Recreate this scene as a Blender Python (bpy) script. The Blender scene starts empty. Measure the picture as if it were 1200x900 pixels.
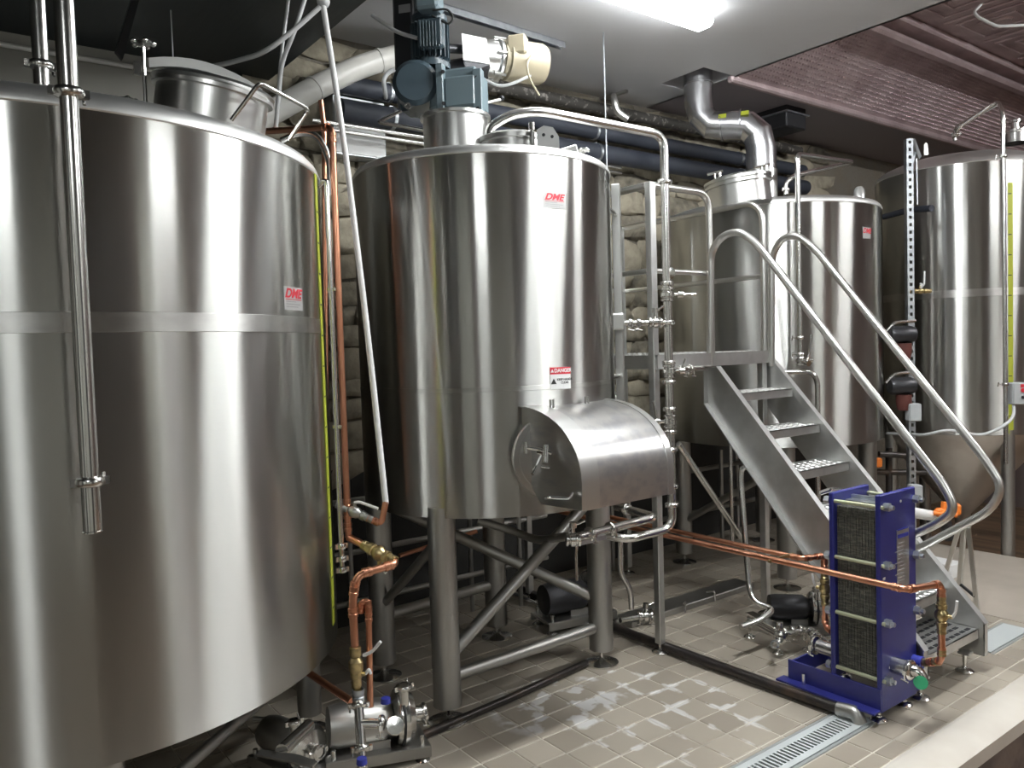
import bpy, bmesh, math, random
from mathutils import Vector, Matrix, Quaternion
random.seed(7)
PI = math.pi
V = Vector
S = bpy.context.scene
COL = S.collection

# ------------------------------------------------------------------ camera
CAM = V((2.778675, -1.94442, 1.58256))
FPX = 928.165
_y, _p, _r = math.radians(-53.298), math.radians(2.5147), math.radians(-1.7685)
FW = V((math.sin(_y)*math.cos(_p), math.cos(_y)*math.cos(_p), -math.sin(_p)))
_rt = V((math.cos(_y), -math.sin(_y), 0)); _up = _rt.cross(FW)
RT = math.cos(_r)*_rt + math.sin(_r)*_up
UP = -math.sin(_r)*_rt + math.cos(_r)*_up
cd = bpy.data.cameras.new('camera'); cam = bpy.data.objects.new('camera', cd); COL.objects.link(cam)
cd.sensor_width = 36; cd.lens = FPX*36/1200; cd.clip_start = .05; cd.clip_end = 60
M = Matrix((RT, UP, -FW)).transposed().to_4x4(); M.translation = CAM; cam.matrix_world = M
S.camera = cam

# ------------------------------------------------------------------ world, exposure
S.view_settings.view_transform = 'Standard'; S.view_settings.look = 'None'
S.view_settings.gamma = 1; S.view_settings.use_curve_mapping = False
S.view_settings.exposure = 0.55
W = bpy.data.worlds.new('world'); S.world = W; W.use_nodes = True
W.node_tree.nodes['Background'].inputs[0].default_value = (.8, .85, .9, 1)
W.node_tree.nodes['Background'].inputs[1].default_value = .25
LAMP = 120.0      # brightness of the tube lamps

# ------------------------------------------------------------------ survey helpers: sight lines met with real planes
def ray(x, y): return FW + RT*((x-600)/FPX) - UP*((y-450)/FPX)
def ad(x, y, d): return CAM + ray(x, y)*d
def ax(x, y, X): r = ray(x, y); return CAM + r*((X-CAM.x)/r.x)
def ay(x, y, Y): r = ray(x, y); return CAM + r*((Y-CAM.y)/r.y)
def az(x, y, Z): r = ray(x, y); return CAM + r*((Z-CAM.z)/r.z)

# ------------------------------------------------------------------ materials
def mat(name, col, rough=.5, metal=0, aniso=0, emit=0, noise=None, bump=None, spec=.5, rvar=0, bdet=5):
    m = bpy.data.materials.new(name); m.use_nodes = True
    nt = m.node_tree; b = nt.nodes['Principled BSDF']
    b.inputs['Base Color'].default_value = (*col, 1); b.inputs['Roughness'].default_value = rough
    b.inputs['Metallic'].default_value = metal; b.inputs['Specular IOR Level'].default_value = spec
    if emit:
        b.inputs['Emission Color'].default_value = (*col, 1); b.inputs['Emission Strength'].default_value = emit
    g = nt.nodes.new('ShaderNodeNewGeometry')
    if aniso:
        b.inputs['Anisotropic'].default_value = aniso
        t = nt.nodes.new('ShaderNodeTangent'); t.direction_type = 'RADIAL'; t.axis = 'Z'
        nt.links.new(t.outputs[0], b.inputs['Tangent']); b.inputs['Anisotropic Rotation'].default_value = .25
    if noise:      # (scale vec, other colour, low, high)
        mp = nt.nodes.new('ShaderNodeVectorMath'); mp.operation = 'MULTIPLY'; mp.inputs[1].default_value = noise[0]
        nt.links.new(g.outputs['Position'], mp.inputs[0])
        n = nt.nodes.new('ShaderNodeTexNoise'); n.inputs['Scale'].default_value = 1; n.inputs['Detail'].default_value = 6
        nt.links.new(mp.outputs[0], n.inputs['Vector'])
        r = nt.nodes.new('ShaderNodeMapRange'); r.inputs[1].default_value = noise[2]; r.inputs[2].default_value = noise[3]
        nt.links.new(n.outputs[0], r.inputs[0])
        mx = nt.nodes.new('ShaderNodeMix'); mx.data_type = 'RGBA'
        mx.inputs[6].default_value = (*col, 1); mx.inputs[7].default_value = (*noise[1], 1)
        nt.links.new(r.outputs[0], mx.inputs[0]); nt.links.new(mx.outputs[2], b.inputs['Base Color'])
        if rvar:
            rr = nt.nodes.new('ShaderNodeMapRange'); rr.inputs[1].default_value = noise[2]; rr.inputs[2].default_value = noise[3]
            rr.inputs[3].default_value = rough; rr.inputs[4].default_value = rough+rvar
            nt.links.new(n.outputs[0], rr.inputs[0]); nt.links.new(rr.outputs[0], b.inputs['Roughness'])
    if bump:       # (scale vec, strength, distance)
        mp = nt.nodes.new('ShaderNodeVectorMath'); mp.operation = 'MULTIPLY'; mp.inputs[1].default_value = bump[0]
        nt.links.new(g.outputs['Position'], mp.inputs[0])
        n = nt.nodes.new('ShaderNodeTexNoise'); n.inputs['Scale'].default_value = 1; n.inputs['Detail'].default_value = bdet
        nt.links.new(mp.outputs[0], n.inputs['Vector'])
        bu = nt.nodes.new('ShaderNodeBump'); bu.inputs['Strength'].default_value = bump[1]; bu.inputs['Distance'].default_value = bump[2]
        nt.links.new(n.outputs[0], bu.inputs['Height']); nt.links.new(bu.outputs[0], b.inputs['Normal'])
    return m
def brushed(m, lobes):
    # sheet steel brushed round the tank: reflections stay sharp sideways and smear up and down
    nt = m.node_tree; L = nt.links; b = nt.nodes['Principled BSDF']; out = nt.nodes['Material Output']
    col = b.inputs['Base Color'].links[0].from_socket; nrm = b.inputs['Normal'].links[0].from_socket if b.inputs['Normal'].links else None
    tg = nt.nodes.new('ShaderNodeTangent'); tg.direction_type = 'RADIAL'; tg.axis = 'Z'; prev = None
    for i, (rough, an, w) in enumerate(lobes):
        g = nt.nodes.new('ShaderNodeBsdfAnisotropic'); g.distribution = 'GGX'
        g.inputs['Roughness'].default_value = rough; g.inputs['Anisotropy'].default_value = an; g.inputs['Rotation'].default_value = 0
        L.new(tg.outputs[0], g.inputs['Tangent']); L.new(col, g.inputs['Color'])
        if nrm: L.new(nrm, g.inputs['Normal'])
        if prev is None: prev = g.outputs[0]
        else:
            mx = nt.nodes.new('ShaderNodeMixShader'); mx.inputs[0].default_value = w; L.new(prev, mx.inputs[1]); L.new(g.outputs[0], mx.inputs[2]); prev = mx.outputs[0]
    L.new(prev, out.inputs['Surface']); return m

M_TANK = mat('brushed_tank_steel', (.60, .60, .58), .24, 1, aniso=.98, noise=((3, 3, .7), (.53, .53, .51), .35, .7), rvar=.03,
             bump=((1.6, 1.6, .5), .12, .008), bdet=0)
M_BAND = mat('ground_weld_steel', (.60, .60, .58), .52, 1, aniso=.9, noise=((9, 9, 20), (.5, .49, .48), .4, .7))
M_BANDF = mat('faint_weld_steel', (.56, .56, .54), .34, 1, aniso=.95, noise=((9, 9, 20), (.5, .5, .48), .4, .7))
brushed(M_TANK, [(.34, .80, 0), (.16, .6, .35)]); brushed(M_BAND, [(.45, .6, 0), (.3, .5, .3)]); brushed(M_BANDF, [(.40, .75, 0), (.2, .6, .3)])
M_TOP = mat('satin_top_steel', (.72, .72, .71), .3, 1)
M_HEAD = mat('satin_head_steel', (.74, .74, .73), .48, 1)
M_PIPE = mat('polished_tube_steel', (.72, .71, .69), .2, 1)
M_SATIN = mat('satin_leg_steel', (.42, .415, .40), .42, 1, noise=((6, 6, 3), (.42, .41, .39), .4, .65))
M_STAIR = mat('bead_blasted_stair_steel', (.64, .64, .63), .42, 1, noise=((12, 12, 12), (.56, .56, .55), .4, .65))
M_RAIL = mat('satin_rail_steel', (.68, .67, .65), .32, 1)
M_GALV = mat('galvanised_steel', (.60, .63, .66), .38, 1, noise=((14, 14, 14), (.48, .51, .55), .4, .6))
M_DUCT = mat('duct_steel', (.62, .62, .64), .27, 1, noise=((5, 5, 5), (.54, .54, .56), .4, .6))
M_DARK = mat('dark_metal', (.05, .05, .055), .4, .6)
M_BLACKPIPE = mat('black_steel_pipe', (.035, .03, .028), .35, .4, noise=((9, 9, 9), (.08, .055, .04), .5, .7))
M_INSUL = mat('dark_foam_insulation', (.035, .04, .055), .6)
M_RUSTY = mat('sooty_pipe', (.06, .055, .05), .6, .2, noise=((30, 30, 30), (.28, .26, .24), .56, .66))
M_COPPER = mat('copper', (.72, .35, .225), .30, 1, noise=((5, 5, 5), (.64, .29, .18), .42, .66))
M_BRASS = mat('brass', (.62, .50, .26), .32, 1, noise=((40, 40, 40), (.42, .33, .18), .4, .6))
M_PVC = mat('white_plastic_pipe', (.72, .71, .68), .4, noise=((4, 4, 4), (.60, .58, .54), .4, .7))
M_HOSE = mat('pale_grey_conduit', (.55, .56, .57), .35)
M_WHITE = mat('white_painted_steel', (.80, .80, .80), .4)
M_BOX = mat('grey_enclosure', (.42, .44, .45), .45)
M_BLUE = mat('blue_paint', (.022, .025, .17), .32, noise=((5, 5, 5), (.028, .032, .20), .4, .7))
M_MOTOR = mat('blue_grey_motor_paint', (.045, .068, .085), .35, noise=((6, 6, 6), (.06, .085, .10), .4, .7))
M_MOTORL = mat('light_blue_grey_casting', (.15, .20, .225), .4)
M_BEIGE = mat('beige_motor_paint', (.40, .35, .25), .45)
M_YELLOW = mat('yellow_green_tape', (.40, .44, .04), .5)
M_RED = mat('red_print', (.62, .03, .05), .5)
M_BLACKP = mat('black_print', (.03, .03, .03), .5)
M_GREYP = mat('grey_print', (.35, .35, .36), .5)
M_PLATE = mat('nameplate_foil', (.52, .52, .52), .4, .5)
M_ORANGE = mat('orange_handle', (.85, .22, .03), .45)
M_GREEN = mat('green_cap', (.02, .28, .12), .45)
M_CAPBLUE = mat('blue_cap', (.03, .04, .30), .4)
M_GASKET = mat('dark_plate_edges', (.07, .07, .06), .6, noise=((30, 30, 160), (.15, .145, .12), .45, .6), bump=((20, 20, 170), .8, .01))
M_BARZ = mat('zinc_tie_bar', (.52, .54, .38), .35, .7)
M_RUBBER = mat('black_rubber', (.02, .02, .02), .6)
M_GLASS = mat('frosted_glass', (.5, .5, .49), .15, .4)
M_CEIL = mat('painted_plasterboard', (.60, .60, .62), .75, bump=((2, 2, 2), .1, .02))
M_SOFFD = mat('dark_painted_soffit', (.022, .029, .032), .5, bump=((1, 8, 1), .2, .02))
M_SOFFP = mat('plum_grey_soffit', (.28, .25, .27), .5)
M_PLASTER = mat('beige_plaster', (.30, .29, .26), .8, bump=((8, 8, 8), .3, .01))
M_MORTAR = mat('lime_mortar', (.20, .18, .15), .95, bump=((40, 40, 40), .8, .02), noise=((5, 5, 5), (.20, .17, .13), .4, .65))
M_WALLF = mat('maroon_brick_wall', (.135, .095, .09), .8, noise=((3, 3, .6), (.19, .155, .145), .4, .65))
M_WALLW = mat('cream_wall', (.62, .63, .58), .8)
M_LOWFL = mat('worn_brown_floor', (.20, .13, .08), .6, noise=((.8, 9, 1), (.10, .065, .04), .4, .65))
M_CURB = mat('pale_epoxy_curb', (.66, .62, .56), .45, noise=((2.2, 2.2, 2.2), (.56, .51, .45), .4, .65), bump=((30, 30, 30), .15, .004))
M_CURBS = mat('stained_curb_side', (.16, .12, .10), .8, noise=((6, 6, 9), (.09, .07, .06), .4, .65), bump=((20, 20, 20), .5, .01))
M_GROUT = mat('pale_grout', (.62, .58, .51), .7, noise=((3, 3, 3), (.36, .33, .28), .46, .68))
M_DRAIN = mat('drain_cover', (.62, .66, .67), .45, .25)
M_DRAINF = mat('drain_frame', (.42, .44, .44), .5, .5)
M_PIT = mat('drain_pit', (.05, .05, .05), .8)
M_LAMPW = mat('weak_tube_diffuser', (.97, 1.0, .99), .5, emit=LAMP*.12)
M_LAMPM = mat('dimmer_tube_diffuser', (.97, 1.0, .99), .5, emit=LAMP*.45)
M_LAMP = mat('lit_tube_diffuser', (.97, 1.0, .99), .5, emit=LAMP)

def tile_material():
    m = bpy.data.materials.new('quarry_tile'); m.use_nodes = True; nt = m.node_tree; N = nt.nodes; L = nt.links
    b = N['Principled BSDF']; g = N.new('ShaderNodeNewGeometry')
    def math_(op, a, c=None, d=None):
        n = N.new('ShaderNodeMath'); n.operation = op
        for i, v in enumerate((a, c, d)):
            if v is None: continue
            if isinstance(v, (int, float)): n.inputs[i].default_value = v
            else: L.new(v, n.inputs[i])
        return n.outputs[0]
    sp = N.new('ShaderNodeSeparateXYZ'); L.new(g.outputs['Position'], sp.inputs[0])
    u = math_('DIVIDE', sp.outputs[0], .15); v = math_('DIVIDE', sp.outputs[1], .15)
    cx = N.new('ShaderNodeCombineXYZ'); L.new(math_('FLOOR', u), cx.inputs[0]); L.new(math_('FLOOR', v), cx.inputs[1])
    wn = N.new('ShaderNodeTexWhiteNoise'); wn.noise_dimensions = '2D'; L.new(cx.outputs[0], wn.inputs[0])
    n1 = N.new('ShaderNodeTexNoise'); n1.inputs['Scale'].default_value = 2.3; n1.inputs['Detail'].default_value = 5; L.new(g.outputs['Position'], n1.inputs['Vector'])
    n2 = N.new('ShaderNodeTexNoise'); n2.inputs['Scale'].default_value = 26; n2.inputs['Detail'].default_value = 6; L.new(g.outputs['Position'], n2.inputs['Vector'])
    base = N.new('ShaderNodeValToRGB'); base.color_ramp.elements[0].color = (.25, .215, .175, 1); base.color_ramp.elements[1].color = (.42, .375, .31, 1)
    L.new(math_('ADD', math_('MULTIPLY', wn.outputs[0], .55), math_('MULTIPLY', n1.outputs[0], .6)), base.inputs[0])
    # chalky lime bloom that has crept out of the joints near the second tank
    fu = math_('ABSOLUTE', math_('SUBTRACT', math_('FRACT', u), .5)); fv = math_('ABSOLUTE', math_('SUBTRACT', math_('FRACT', v), .5))
    edge = N.new('ShaderNodeMapRange'); edge.inputs[1].default_value = .34; edge.inputs[2].default_value = .49; L.new(math_('MAXIMUM', fu, fv), edge.inputs[0])
    def blob(x, y, rx, ry):
        a = math_('POWER', math_('DIVIDE', math_('SUBTRACT', sp.outputs[0], x), rx), 2.0); c = math_('POWER', math_('DIVIDE', math_('SUBTRACT', sp.outputs[1], y), ry), 2.0)
        return math_('MAXIMUM', math_('SUBTRACT', 1.0, math_('ADD', a, c)), 0.0)
    n3 = N.new('ShaderNodeTexNoise'); n3.inputs['Scale'].default_value = 7; n3.inputs['Detail'].default_value = 3; L.new(g.outputs['Position'], n3.inputs['Vector'])
    lf = N.new('ShaderNodeMapRange'); lf.inputs[1].default_value = .49; lf.inputs[2].default_value = .60; L.new(n3.outputs[0], lf.inputs[0])
    z1 = math_('MULTIPLY', math_('MINIMUM', math_('MULTIPLY', blob(.40, .55, .55, .52), 1.6), 1.0), edge.outputs[0])
    z2 = math_('MULTIPLY', blob(.10, .26, .30, .36), 1.3)
    msk = math_('MULTIPLY', math_('MULTIPLY', math_('MAXIMUM', z1, z2), lf.outputs[0]), math_('ADD', n2.outputs[0], .3))
    r2 = N.new('ShaderNodeMapRange'); r2.inputs[1].default_value = .08; r2.inputs[2].default_value = .36; L.new(msk, r2.inputs[0])
    mx = N.new('ShaderNodeMix'); mx.data_type = 'RGBA'; mx.inputs[7].default_value = (.62, .61, .60, 1)
    L.new(r2.outputs[0], mx.inputs[0]); L.new(base.outputs[0], mx.inputs[6]); L.new(mx.outputs[2], b.inputs['Base Color'])
    rr = N.new('ShaderNodeMapRange'); rr.inputs[3].default_value = .34; rr.inputs[4].default_value = .48; rr.inputs[1].default_value = .35; rr.inputs[2].default_value = .65
    L.new(n1.outputs[0], rr.inputs[0]); L.new(rr.outputs[0], b.inputs['Roughness'])
    bu = N.new('ShaderNodeBump'); bu.inputs['Strength'].default_value = .15; bu.inputs['Distance'].default_value = .004
    L.new(n2.outputs[0], bu.inputs['Height']); L.new(bu.outputs[0], b.inputs['Normal'])
    return m
M_TILE = tile_material()

def stone_material():
    m = bpy.data.materials.new('rubble_stone'); m.use_nodes = True; nt = m.node_tree; N = nt.nodes; L = nt.links
    b = N['Principled BSDF']; b.inputs['Roughness'].default_value = .9
    oi = N.new('ShaderNodeObjectInfo'); g = N.new('ShaderNodeNewGeometry')
    n = N.new('ShaderNodeTexNoise'); n.inputs['Scale'].default_value = 14; n.inputs['Detail'].default_value = 7; L.new(g.outputs['Position'], n.inputs['Vector'])
    a = N.new('ShaderNodeMath'); a.operation = 'MULTIPLY_ADD'; a.inputs[1].default_value = .6; L.new(oi.outputs['Random'], a.inputs[0]); L.new(n.outputs[0], a.inputs[2])
    r = N.new('ShaderNodeValToRGB'); e = r.color_ramp.elements
    e[0].position = .3; e[0].color = (.09, .08, .065, 1); e[1].position = 1.05 if False else 1.0; e[1].color = (.42, .375, .29, 1)
    k = r.color_ramp.elements.new(.65); k.color = (.25, .225, .175, 1)
    L.new(a.outputs[0], r.inputs[0]); L.new(r.outputs[0], b.inputs['Base Color'])
    bu = N.new('ShaderNodeBump'); bu.inputs['Strength'].default_value = .7; bu.inputs['Distance'].default_value = .02
    L.new(n.outputs[0], bu.inputs['Height']); L.new(bu.outputs[0], b.inputs['Normal'])
    return m
M_STONE = stone_material()
M_TIN = mat('painted_pressed_tin', (.62, .50, .51), .36, .5, noise=((5, 5, 5), (.48, .37, .38), .4, .65), bump=((70, 70, 70), .7, .008))

# ------------------------------------------------------------------ object helpers
OFF = {}
def tag(o, label=None, cat=None, group=None, kind=None):
    if label: o['label'] = label
    if cat: o['category'] = cat
    if group: o['group'] = group
    if kind: o['kind'] = kind
    return o
def thing(name, label, cat, loc, group=None):
    o = bpy.data.objects.new(name, None); COL.objects.link(o); o.empty_display_size = .1
    o.location = loc; OFF[o.name] = V(loc); return tag(o, label, cat, group)
def frame_of(d):
    d = d.normalized(); a = V((0, 0, 1)) if abs(d.z) < .9 else V((1, 0, 0))
    u = d.cross(a).normalized(); return u, d.cross(u).normalized()
class MB:
    def __init__(s): s.v = []; s.f = []
    def add(s, vs, fs):
        n = len(s.v); s.v += [V(x) for x in vs]; s.f += [tuple(i+n for i in f) for f in fs]; return s
    def box(s, c, sz, rot=None, bev=0):
        x, y, z = [a/2 for a in sz]
        if bev:
            b = min(bev, x*.9, y*.9, z*.9); pts = []
            for sx in (-1, 1):
                for sy in (-1, 1):
                    for sz_ in (-1, 1):
                        pts += [(sx*(x-b), sy*(y-b), sz_*z), (sx*(x-b), sy*y, sz_*(z-b)), (sx*x, sy*(y-b), sz_*(z-b))]
            bm = bmesh.new()
            for p in pts: bm.verts.new(p)
            r = bmesh.ops.convex_hull(bm, input=bm.verts)
            bmesh.ops.dissolve_limit(bm, angle_limit=.02, verts=bm.verts, edges=bm.edges)
            bm.verts.index_update(); vs = [v.co.copy() for v in bm.verts]; fs = [tuple(v.index for v in f.verts) for f in bm.faces]; bm.free()
        else:
            vs = [V((a*x, b*y, c_*z)) for a in (-1, 1) for b in (-1, 1) for c_ in (-1, 1)]
            fs = [(0, 1, 3, 2), (4, 6, 7, 5), (0, 4, 5, 1), (2, 3, 7, 6), (0, 2, 6, 4), (1, 5, 7, 3)]
        if rot: vs = [rot @ v for v in vs]
        return s.add([v+V(c) for v in vs], fs)
    def cyl(s, a, b, r, r2=None, n=16, caps=True):
        a = V(a); b = V(b); r2 = r if r2 is None else r2; u, w = frame_of(b-a); vs = []
        for p, q in ((a, r), (b, r2)):
            for i in range(n):
                t = 2*PI*i/n; vs.append(p+u*q*math.cos(t)+w*q*math.sin(t))
        fs = [(i, (i+1) % n, n+(i+1) % n, n+i) for i in range(n)]
        if caps: fs += [tuple(range(n))[::-1], tuple(range(n, 2*n))]
        return s.add(vs, fs)
    def lathe(s, c, axis, prof, n=24, a0=0, a1=2*PI):          # prof: (radius, height along axis)
        c = V(c); axis = V(axis).normalized(); u, w = frame_of(axis); full = abs(a1-a0-2*PI) < 1e-6
        m = n if full else n+1; vs = []; fs = []
        for r, h in prof:
            for i in range(m):
                t = a0+(a1-a0)*i/n; vs.append(c+axis*h+u*r*math.cos(t)+w*r*math.sin(t))
        for k in range(len(prof)-1):
            for i in range(n):
                j = (i+1) % m; fs.append((k*m+i, k*m+j, (k+1)*m+j, (k+1)*m+i))
        return s.add(vs, fs)
    def tube(s, pts, r, bend=.05, n=12, seg=6, caps=True):
        pts = [V(p) for p in pts]; path = [pts[0]]
        for i in range(1, len(pts)-1):
            a, p, b = pts[i-1], pts[i], pts[i+1]; d1 = (a-p); d2 = (b-p)
            l = min(bend, d1.length*.49, d2.length*.49); q0 = p+d1.normalized()*l; q1 = p+d2.normalized()*l
            if d1.normalized().dot(d2.normalized()) < -.999: path.append(p); continue
            for k in range(seg+1):
                t = k/seg; path.append(q0*(1-t)**2+p*2*t*(1-t)+q1*t*t)
        path.append(pts[-1]); out = []; u = None
        for i, p in enumerate(path):
            d = ((path[min(i+1, len(path)-1)]-path[max(i-1, 0)])).normalized()
            if u is None: u, w = frame_of(d)
            else:
                u = (u-d*u.dot(d)).normalized(); w = d.cross(u).normalized()
            for k in range(n):
                t = 2*PI*k/n; out.append(p+u*r*math.cos(t)+w*r*math.sin(t))
        fs = [(i*n+k, i*n+(k+1) % n, (i+1)*n+(k+1) % n, (i+1)*n+k) for i in range(len(path)-1) for k in range(n)]
        if caps: fs += [tuple(range(n))[::-1], tuple(range((len(path)-1)*n, len(path)*n))]
        return s.add(out, fs)
    def torus(s, c, axis, R, r, n=24, k=8):
        return s.lathe(c, axis, [(R+r*math.cos(2*PI*j/k), r*math.sin(2*PI*j/k)) for j in range(k+1)], n)
    def prism(s, poly, nrm):                                    # 3-D polygon extruded along nrm
        n = len(poly); nrm = V(nrm); poly = [V(p) for p in poly]
        vs = poly+[p+nrm for p in poly]
        return s.add(vs, [tuple(range(n))[::-1], tuple(range(n, 2*n))]+[(i, (i+1) % n, n+(i+1) % n, n+i) for i in range(n)])
    def ball(s, c, r, n=12, sq=1):
        return s.lathe(c, (0, 0, 1), [(max(1e-4, r*math.sin(PI*j/8)), -r*sq*math.cos(PI*j/8)) for j in range(9)], n)
    def build(s, name, m, parent=None, smooth=True, ang=35):
        off = OFF[parent.name] if parent else V((0, 0, 0))
        me = bpy.data.meshes.new(name); me.from_pydata([v-off for v in s.v], [], s.f)
        bm = bmesh.new(); bm.from_mesh(me); bmesh.ops.remove_doubles(bm, verts=bm.verts, dist=1e-5)
        bmesh.ops.recalc_face_normals(bm, faces=bm.faces); bm.to_mesh(me); bm.free()
        me.materials.append(m)
        if smooth:
            me.polygons.foreach_set('use_smooth', [True]*len(me.polygons)); me.set_sharp_from_angle(angle=math.radians(ang))
        o = bpy.data.objects.new(name, me); COL.objects.link(o)
        if parent: o.parent = parent
        OFF[o.name] = off
        return o
def struct(name, mb, m): o = mb.build(name, m); o['kind'] = 'structure'; return o
def text(body, name, m, parent, c, right, up, size, shear=0, bold=.0, depth=.0012, align='CENTER'):
    cu = bpy.data.curves.new(name, 'FONT'); cu.body = body; cu.size = size; cu.shear = shear; cu.extrude = depth/2; cu.offset = bold
    cu.align_x = align; cu.align_y = 'CENTER'
    t = bpy.data.objects.new(name, cu); COL.objects.link(t)
    dg = bpy.context.evaluated_depsgraph_get(); me = bpy.data.meshes.new_from_object(t.evaluated_get(dg)); bpy.data.objects.remove(t)
    right = V(right).normalized(); up = V(up); nrm = right.cross(up).normalized(); up = nrm.cross(right).normalized()
    off = OFF[parent.name]; mt = Matrix((right, up, nrm)).transposed().to_4x4(); mt.translation = V(c)-off
    me.transform(mt); me.name = name; me.materials.clear(); me.materials.append(m)
    o = bpy.data.objects.new(name, me); COL.objects.link(o); o.parent = parent; OFF[o.name] = off; return o

# fittings
def clamp(parent, p, axis, r, sub=True):
    p = V(p); axis = V(axis).normalized(); mb = MB()
    mb.lathe(p, axis, [(r*.98, -.012), (r*1.45, -.009), (r*1.62, -.004), (r*1.62, .004), (r*1.45, .009), (r*.98, .012)], 20)
    u, w = frame_of(axis)
    mb.box(p+u*r*1.75, (.012, .012, .018)).box(p-u*r*1.75, (.012, .012, .018))
    o = mb.build('clamp', M_PIPE, parent)
    if sub:
        q = p+u*(r*1.75); nb = MB(); nb.cyl(q, q+w*.03, .0035, n=8)
        nb.box(q+w*.03, (.006, .006, .006)).cyl(q+w*.03-axis*.014, q+w*.036+axis*.014, .004, n=8)
        nb.build('wing_nut', M_PIPE, o)
    return o
def fvalve(parent, p, axis, hdir, r, L=.10, m=None):            # butterfly valve with a lever
    p = V(p); axis = V(axis).normalized(); hdir = V(hdir).normalized(); m = m or M_PIPE; mb = MB()
    mb.lathe(p, axis, [(r, -.034), (r*1.5, -.03), (r*1.5, -.022), (r*1.12, -.018), (r*1.25, -.012), (r*1.55, -.009), (r*1.55, .009), (r*1.25, .012), (r*1.12, .018), (r*1.5, .022), (r*1.5, .03), (r, .034)], 18)
    mb.cyl(p+hdir*r, p+hdir*(r*1.5+.03), .008, n=10)
    o = mb.build('valve_body', m, parent)
    k = p+hdir*(r*1.5+.03); hb = MB(); hb.cyl(k-hdir*.01, k+hdir*.014, .016, n=12)
    e = k+axis*L+hdir*.02; hb.tube([k+hdir*.004, k+axis*L*.4+hdir*.006, e], .006, .02, 8)
    hb.build('valve_handle', M_PIPE, o); return o
def foot(parent, p, r=.045, h=.07, name='foot'):
    p = V(p); mb = MB(); mb.lathe(p, (0, 0, 1), [(.001, .0015), (r, .0015), (r, .008), (r*.75, .016), (r*.35, .02), (.012, .026), (.009, .03), (.009, h), (.001, h)], 20)
    return mb.build(name, M_PIPE, parent)
def collar(parent, p, axis, r, m, L=.016, name='coupling'):
    a = V(axis).normalized(); p = V(p)
    return MB().lathe(p, a, [(r*.98, -L), (r*1.22, -L), (r*1.22, -L*.3), (r*1.12, -L*.2), (r*1.12, L*.2), (r*1.22, L*.3), (r*1.22, L), (r*.98, L)], 16).build(name, m, parent)
def pipe(name, label, cat, pts, r, m, bend=None, collars=False, clamps=(), valves=(), group=None, n=12):
    pts = [V(p) for p in pts]; b = bend or r*3
    t = thing(name, label, cat, min(pts, key=lambda p: p.z), group)
    MB().tube(pts, r, b, n).build('pipe_run', m, t)
    if collars:
        for i in range(1, len(pts)-1):
            for q in (pts[i-1], pts[i+1]):
                d = q-pts[i]
                if d.length > b*1.6: collar(t, pts[i]+d.normalized()*b*1.1, d, r, m)
    for i, f in clamps:
        a, c = pts[i], pts[i+1]; clamp(t, a.lerp(c, f), c-a, r)
    for i, f, h, L in valves:
        a, c = pts[i], pts[i+1]; fvalve(t, a.lerp(c, f), c-a, h, r, L)
    return t

# ================================================================== SETTING
TX0, TX1, TY0, TY1 = -1.5, 1.276, -3.0, 4.2
fl = struct('floor', MB().box(((TX0+TX1)/2, (TY0+TY1)/2, -.154), (TX1-TX0, TY1-TY0, .30)), M_GROUT)
DR = (.925, 1.085)                      # trench drain in x
def drain_here(y): return y < 1.16 or 2.22 < y < 2.76
cells = []
for i in range(math.floor(TX0/.15), math.ceil(TX1/.15)):
    for j in range(math.floor(TY0/.15), math.ceil(TY1/.15)):
        x0, x1, y0, y1 = i*.15+.0035, i*.15+.1465, j*.15+.0035, j*.15+.1465
        x0 = max(x0, TX0); x1 = min(x1, TX1-.004); y1 = min(y1, TY1)
        if x1-x0 < .01 or y1-y0 < .02: continue
        if drain_here((y0+y1)/2) and x1 > DR[0]-.004 and x0 < DR[1]+.004:
            if x0 < DR[0]-.02: x1 = DR[0]-.006
            elif x1 > DR[1]+.02: x0 = DR[1]+.006
            else: continue
        c = V(((x0+x1)/2, (y0+y1)/2, 0)); d = (c-CAM); z = d.dot(FW)
        sx = 600+FPX*d.dot(RT)/z if z > .3 else 9999; sy = 450-FPX*d.dot(UP)/z if z > .3 else 9999
        vis = z > 1 and 370 < sx < 1220 and sy < 930 and not (sx < 480 and sy < 800)
        cells.append((vis, z, x0, x1, y0, y1))
near = sorted([c for c in cells if c[0]], key=lambda c: c[1])[:290]; far = [c for c in cells if c not in near]
TM = {}
def tile_mesh(w, h):
    k = (round(w, 3), round(h, 3))
    if k not in TM:
        mb = MB().box((0, 0, -.006), (w, h, .012), bev=.0025); o = mb.build('floor_tile', M_TILE, smooth=False); TM[k] = o.data; bpy.data.objects.remove(o)
    return TM[k]
for c in near:
    o = bpy.data.objects.new('floor_tile', tile_mesh(c[3]-c[2], c[5]-c[4])); COL.objects.link(o); o.parent = fl
    o.location = ((c[2]+c[3])/2, (c[4]+c[5])/2, random.uniform(-.0008, .0004)); OFF[o.name] = V((0, 0, 0))
mb = MB()
for c in far: mb.box(((c[2]+c[3])/2, (c[4]+c[5])/2, -.004), (c[3]-c[2], c[5]-c[4], .008))
tag(mb.build('floor_tile', M_TILE, fl, smooth=False), kind='stuff')
# pale coved curb at the platform edge, stained on its outer side, and the lower floor beyond
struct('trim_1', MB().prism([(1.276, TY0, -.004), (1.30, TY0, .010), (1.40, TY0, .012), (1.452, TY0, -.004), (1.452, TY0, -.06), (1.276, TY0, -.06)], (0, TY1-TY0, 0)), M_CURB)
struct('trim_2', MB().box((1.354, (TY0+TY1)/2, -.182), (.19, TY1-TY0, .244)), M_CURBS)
struct('floor_1', MB().box((1.5, 3, -.35), (12, 18, .10)), M_LOWFL)

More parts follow.
